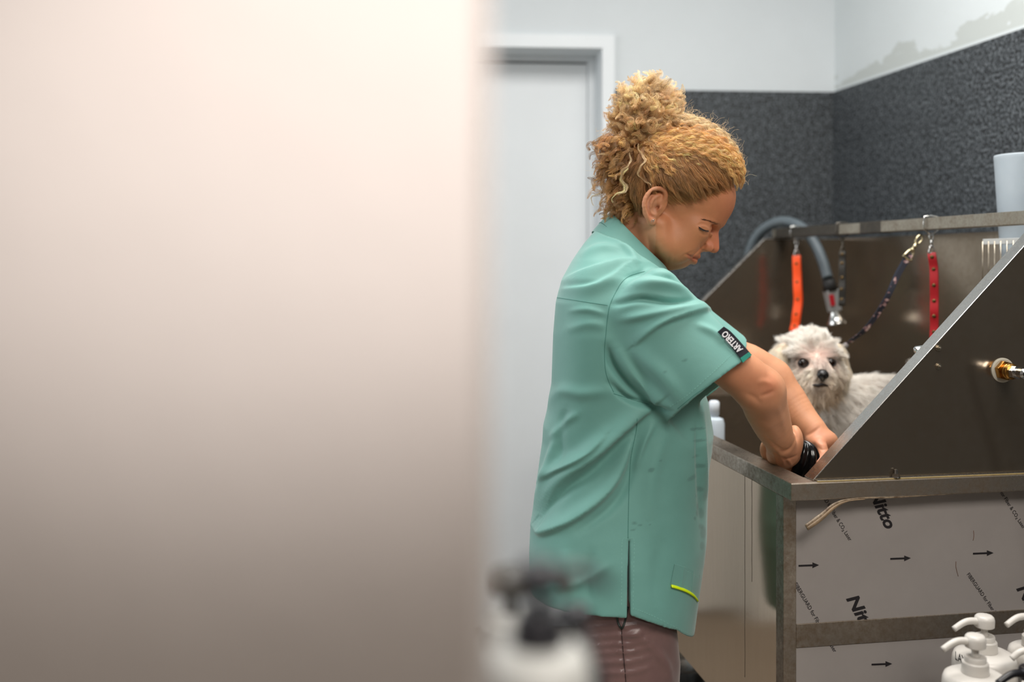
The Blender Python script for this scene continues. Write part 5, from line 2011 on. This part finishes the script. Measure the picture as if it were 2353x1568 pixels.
# ------------------------------------------------------------------ the dog
from mathutils.kdtree import KDTree
dog = thing('dog', 'small wet white long-haired dog standing in the washing tub', 'dog', (float(P(1950, 0, 2.36)[0]), 2.36, ZF))
df = Field((0.52, 2.08, 0.735), (1.10, 2.62, 1.20), 0.003)
HDC = P(1863, 824, 2.285)
df.ell(HDC, (.059, .061, .062), None, k=0)
df.ell(P(1884, 868, 2.215), (.033, .027, .044), None, k=.02)
df.ell(P(1878, 893, 2.212), (.028, .020, .034), None, k=.015)
for px, py, Y in ((1836, 864, 2.255), (1914, 862, 2.262)):
    df.ell(P(px, py, Y), (.023, .028, .026), None, k=.025)
for px, py, Y in ((1843, 815, 2.240), (1912, 814, 2.243)):
    df.cone(P(px - 12, py, Y), P(px + 12, py, Y), .008, .008, k=.012)
df.chain([P(1868, 885, 2.31), P(1880, 945, 2.335), P(1905, 985, 2.36)], [.058, .064, .076], k=.03)
RUMP = P(2085, 940, 2.46)
df.chain([P(1905, 965, 2.36), P(1990, 938, 2.41), RUMP], [.076, .074, .072], k=.03)
LEGS = [((1872, 1010, 2.325), (1868, 1120, 2.318), (1866, None, 2.318)), ((1935, 1010, 2.36), (1935, 1110, 2.36), (1934, None, 2.355)),
        ((2055, 1000, 2.42), (2075, 1085, 2.435), (2060, None, 2.42)), ((2085, 985, 2.505), (2105, 1070, 2.515), (2090, None, 2.50))]
for a, b, c in LEGS:
    p, q = P(*a), P(*b)
    r = P(c[0], 0, c[2])
    r[2] = ZF + .026
    df.chain([p, q, r], [.036, .025, .022], k=.02)
    df.ell(r + np.array([-.010, -.012, -.006]), (.028, .030, .018), None, k=.012)
df.chain([RUMP + np.array([.03, .01, .05]), RUMP + np.array([.035, .0, .10]), RUMP + np.array([.005, -.02, .115])], [.016, .014, .010], k=.02)
EARS = [[(1803, 800, 2.290), (1778, 832, 2.278), (1772, 868, 2.272)], [(1919, 802, 2.300), (1930, 842, 2.300), (1934, 876, 2.297)]]
for e in EARS:
    df.chain([P(*p) for p in e], [.015, .017, .011], k=.010)
EYES = [(P(1844.5, 834.5, 2.232), .0105), (P(1908.5, 833.5, 2.229), .0102)]
for c, r in EYES:
    df.ell(c + np.array([0, -.008, 0]), (.0125, .014, .0105), None, k=.006, sub=True)
NOSE = P(1891, 862, 2.168)
df.op((0.5, 2.0, .7), (1.2, 2.7, 1.3), lambda x, y, z: (ZF + .001 - z + 0 * x + 0 * y).astype(np.float32), inter=True)
DV, DF_ = df.mesh()
DV = lap(DV, DF_, 2, .5)
DN = vnormals(DV, DF_)
dbm = NT('pale_pink_skin')
dbm.l(dbm.ramp(dbm.noise(40, 4), [(.3, lin((206, 180, 164))), (.7, lin((226, 208, 194)))]), dbm.b.inputs['Base Color'])
dbm.set(Roughness=.8)
dbody = mesh_obj('body', DV, DF_, dbm.m, dog)
bvh_d = BVHTree.FromPolygons([tuple(v) for v in DV], [tuple(f) for f in DF_.tolist()])
M_EYE = simple('dark_brown_eye', (22, 11, 8), .06, var=.3)
M_EYERIM = simple('dark_eye_rim', (30, 20, 18), .5)
for c, r in EYES:
    m = MB().lathe([(0, -r)] + [(r * math.sin(t), -r * math.cos(t)) for t in np.linspace(.15, math.pi - .15, 16)] + [(0, r)], c, (0, -1, 0), 28)
    eo = m.build('eye', M_EYE, dog, smooth=True)
    MB().tube(ring_pts(c + np.array([0, -.0045, 0]), (1, 0, .05), (0, .25, .8), r * 1.05, r * .98, 28), .0016, 8, closed=True).build('eyelid', M_EYERIM, eo, smooth=True)
nf = Field(NOSE - .03, NOSE + .03, .0008)
nf.ell(NOSE, (.0130, .0100, .0105), None, k=0)
nf.ell(NOSE + np.array([0, .004, -.008]), (.0055, .007, .008), None, k=.004)
nf.ell(NOSE + np.array([0, .006, .006]), (.010, .010, .006), None, k=.004)
for s in (1, -1):
    nf.ell(NOSE + np.array([s * .0062, -.0095, -.0015]), (.0030, .0048, .0024), None, k=.0015, sub=True)
    nf.ell(NOSE + np.array([s * .0095, -.0075, -.0040]), (.0030, .0048, .0012), None, k=.0012, sub=True)
nf.cone(NOSE + np.array([0, -.0105, .0]), NOSE + np.array([0, -.008, -.014]), .0008, .0008, k=.0015, sub=True)
nv_, nq_ = nf.mesh()
NM = NT('wet_black_nose')
NM.set(**{'Base_Color': lin((26, 24, 25)), 'Roughness': .28})
NM.bump(NM.noise(700, 3), .4, .0008)
mesh_obj('nose', nv_, nq_, NM.m, dog)
q = []
for a, b in spline([(1866, 886), (1873, 885), (1880, 886), (1888, 884), (1895, 885), (1903, 887)], 24):
    h_ = hit(bvh_d, a, b, .0075)
    if h_ is not None:
        q.append(h_)
MB().tube(q, [.0010 + .0024 * math.sin(math.pi * i / (len(q) - 1)) for i in range(len(q))], 8).build('mouth', M_EYERIM, dog, smooth=True)
nc = P(1872, 925, 2.320)
cr = ring_pts(nc, (1, .1, .10), (.0, .85, .45), .0665, .066, 48)
MB().tube(cr, .0045, 8, flat=.45, closed=True).build('collar', M_BLACKRUB, dog, smooth=True)

# fur
tri = np.vstack([DF_[:, [0, 1, 2]], DF_[:, [0, 2, 3]]])
A_, B_, C_ = DV[tri[:, 0]], DV[tri[:, 1]], DV[tri[:, 2]]
area = np.linalg.norm(np.cross(B_ - A_, C_ - A_), axis=1)
cent = (A_ + B_ + C_) / 3
cpx = pix(cent)
ishead = (np.linalg.norm((cent - HDC) / np.array([.10, .13, .115]), axis=1) < 1) & (cpx[:, 1] < 930)
facing = np.where(DN[tri[:, 0], 1] < .35, 1.0, .35)
wgt = area * np.where(ishead, 3.2, 1.0) * facing * np.where(cent[:, 2] < ZF + .10, .35, 1.0)
NS = 120000
pick = RNG.choice(len(tri), NS, p=wgt / wgt.sum())
u1, u2 = RNG.uniform(0, 1, NS), RNG.uniform(0, 1, NS)
fl_ = u1 + u2 > 1
u1[fl_], u2[fl_] = 1 - u1[fl_], 1 - u2[fl_]
root = A_[pick] + (B_ - A_)[pick] * u1[:, None] + (C_ - A_)[pick] * u2[:, None]
nrm = DN[tri[pick, 0]]
hd_m = ishead[pick]
rp = pix(root)
ear_d = np.min([np.linalg.norm(root - p, axis=1) for e in EARS for p in spline([P(*k) for k in e], 8)], axis=0)
is_ear = (ear_d < .026) & (rp[:, 1] > 790)
eye_d = np.min([np.linalg.norm((root - c) * np.array([1, .55, 1]), axis=1) for c, r in EYES], axis=0)
nose_d = np.linalg.norm(root - NOSE, axis=1)
muz = np.linalg.norm((root - P(1884, 876, 2.20)) / np.array([.042, .055, .042]), axis=1) < 1
brow_c = P(1877, 822, 2.225)
# flow
flow = np.zeros((NS, 3))
back_dir = unit(RUMP - P(1905, 965, 2.36))
flow[~hd_m] = back_dir * .55 + np.array([0, 0, -.75])
rad_ = root - brow_c
flow[hd_m] = unit(rad_[hd_m]) + np.array([0, .10, .05])
low = hd_m & (rp[:, 1] > 850)
flow[low] = unit(root[low] - NOSE) * .8 + np.array([0, 0, -.8])
mz = muz & hd_m
flow[mz] = unit(root[mz] - (NOSE + np.array([0, 0, .004]))) * 1.0 + np.array([0, 0, -.55])
flow[is_ear] = np.array([0, -.05, -1.0])
crown = hd_m & (rp[:, 1] < 800) & ~is_ear
flow[crown] += np.array([0, .1, .55])
tang = flow - nrm * (flow * nrm).sum(1, keepdims=True)
tang = unit(tang + 1e-5)
lift = np.where(hd_m, .20, .60)
lift = np.where(is_ear, .18, lift)
lift = np.where(mz, .25, lift)
lift = np.where(crown, .45, lift)
d0 = unit(tang + nrm * lift[:, None] + RNG.normal(0, 1, (NS, 3)) * np.where(hd_m, .16, .26)[:, None])
ln = np.where(hd_m, .034, .034)
ln = np.where(is_ear, .040, ln)
ln = np.where(crown, .030, ln)
ln = np.where(mz, .019, ln)
ln = np.where(hd_m & (rp[:, 1] > 890), .026, ln)
near_eye = np.clip((eye_d - .011) / .016, .25, 1)
ln = np.where(hd_m & (rp[:, 0] > 1903), ln * .62, ln)
ln = ln * near_eye * np.clip((nose_d - .010) / .018, .25, 1) * RNG.uniform(.6, 1.15, NS)
grav = np.where(is_ear, .014, np.where(hd_m, .005, .011))
KF = 9
t = np.linspace(0, 1, KF)
pts = root[:, None, :] + d0[:, None, :] * (ln[:, None] * t)[..., None] + np.array([0, 0, -1.0]) * (grav[:, None] * t ** 2 * (ln / .03)[:, None])[..., None]
# wet hair gathers in pointed clumps
nc_ = 2400
ci = RNG.choice(NS, nc_, replace=False)
kd = KDTree(nc_)
for i, k in enumerate(ci):
    kd.insert(root[k], i)
kd.balance()
own = np.array([kd.find(r)[1] for r in root])
guide = pts[ci]
curlA = RNG.normal(0, .0034, (nc_, 3))
wob = np.sin(t[None] * RNG.uniform(3, 7, nc_)[:, None] + RNG.uniform(0, 6.28, nc_)[:, None])
guide = guide + curlA[:, None, :] * (wob * t)[..., None] * (ln[ci] / .02)[:, None, None]
cl_ = (.72 * t ** .8)[None, :, None] * RNG.uniform(.55, 1, NS)[:, None, None]
same = np.linalg.norm(root - root[ci][own], axis=1) < .016
cl_ = cl_ * same[:, None, None]
pts = pts * (1 - cl_) + (guide[own] + (root - root[ci][own])[:, None, :] * (1 - t)[None, :, None] * .6) * cl_
pts += RNG.normal(0, .0013, (NS, 1, 3)) * t[None, :, None]
# colours by place
WH, CR, BG, GY = (np.array(lin(c)[:3]) for c in ((255, 249, 241), (250, 232, 202), (242, 222, 196), (236, 232, 226)))
col = np.tile(WH, (NS, 1))
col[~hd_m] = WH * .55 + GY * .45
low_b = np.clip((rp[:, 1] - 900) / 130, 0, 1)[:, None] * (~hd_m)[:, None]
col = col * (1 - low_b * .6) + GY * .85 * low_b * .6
col[is_ear] = CR
m_ = hd_m & ~is_ear
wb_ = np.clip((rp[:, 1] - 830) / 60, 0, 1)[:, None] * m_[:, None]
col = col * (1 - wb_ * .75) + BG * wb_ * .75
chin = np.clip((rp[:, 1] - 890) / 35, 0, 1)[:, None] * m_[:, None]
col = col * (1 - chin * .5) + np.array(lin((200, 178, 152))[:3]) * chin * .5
dk = np.exp(-((eye_d - .010) / .010) ** 2) * hd_m
dk = np.maximum(dk, np.exp(-(np.maximum(nose_d - .012, 0) / .008) ** 2))
mouth_d = np.linalg.norm((root - (NOSE + np.array([-.010, .012, -.026]))) / np.array([1.6, 1, 1]), axis=1)
dk = np.maximum(dk, np.exp(-(mouth_d / .011) ** 2) * 1.2)
col = col * (1 - dk[:, None] * .65) + np.array(lin((120, 84, 66))[:3]) * dk[:, None] * .65
pk_ = np.exp(-(np.linalg.norm((root - P(1880, 822, 2.225)) / np.array([1.2, 1.5, 1]), axis=1) / .017) ** 2) * hd_m
col = col * (1 - pk_[:, None] * .45) + np.array(lin((226, 160, 138))[:3]) * pk_[:, None] * .45
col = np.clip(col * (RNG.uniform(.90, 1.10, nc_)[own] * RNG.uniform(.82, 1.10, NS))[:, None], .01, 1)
earv = RNG.uniform(.68, 1.12, nc_)[own]
col[is_ear] = np.clip(col[is_ear] * earv[is_ear][:, None] * .6 + (WH * RNG.uniform(.7, 1.0, NS)[:, None])[is_ear] * .4, .01, 1)
keep = (eye_d > .0125) & (nose_d > .0125)
# keep the line of sight to the eyes free
for c, r in EYES:
    near_e = np.linalg.norm(root - c, axis=1) < .05
    for kk in (2, 4, 6, 8):
        dd = np.linalg.norm((pts[:, kk] - c)[:, [0, 2]] * np.array([1, 1.15]), axis=1)
        keep &= ~(near_e & (dd < (.0128 if c[0] < .68 else .0148)) & (pts[:, kk, 1] < c[1] + .004))
M_FUR = fibre_material('wet_fur', .42, .5, .2)
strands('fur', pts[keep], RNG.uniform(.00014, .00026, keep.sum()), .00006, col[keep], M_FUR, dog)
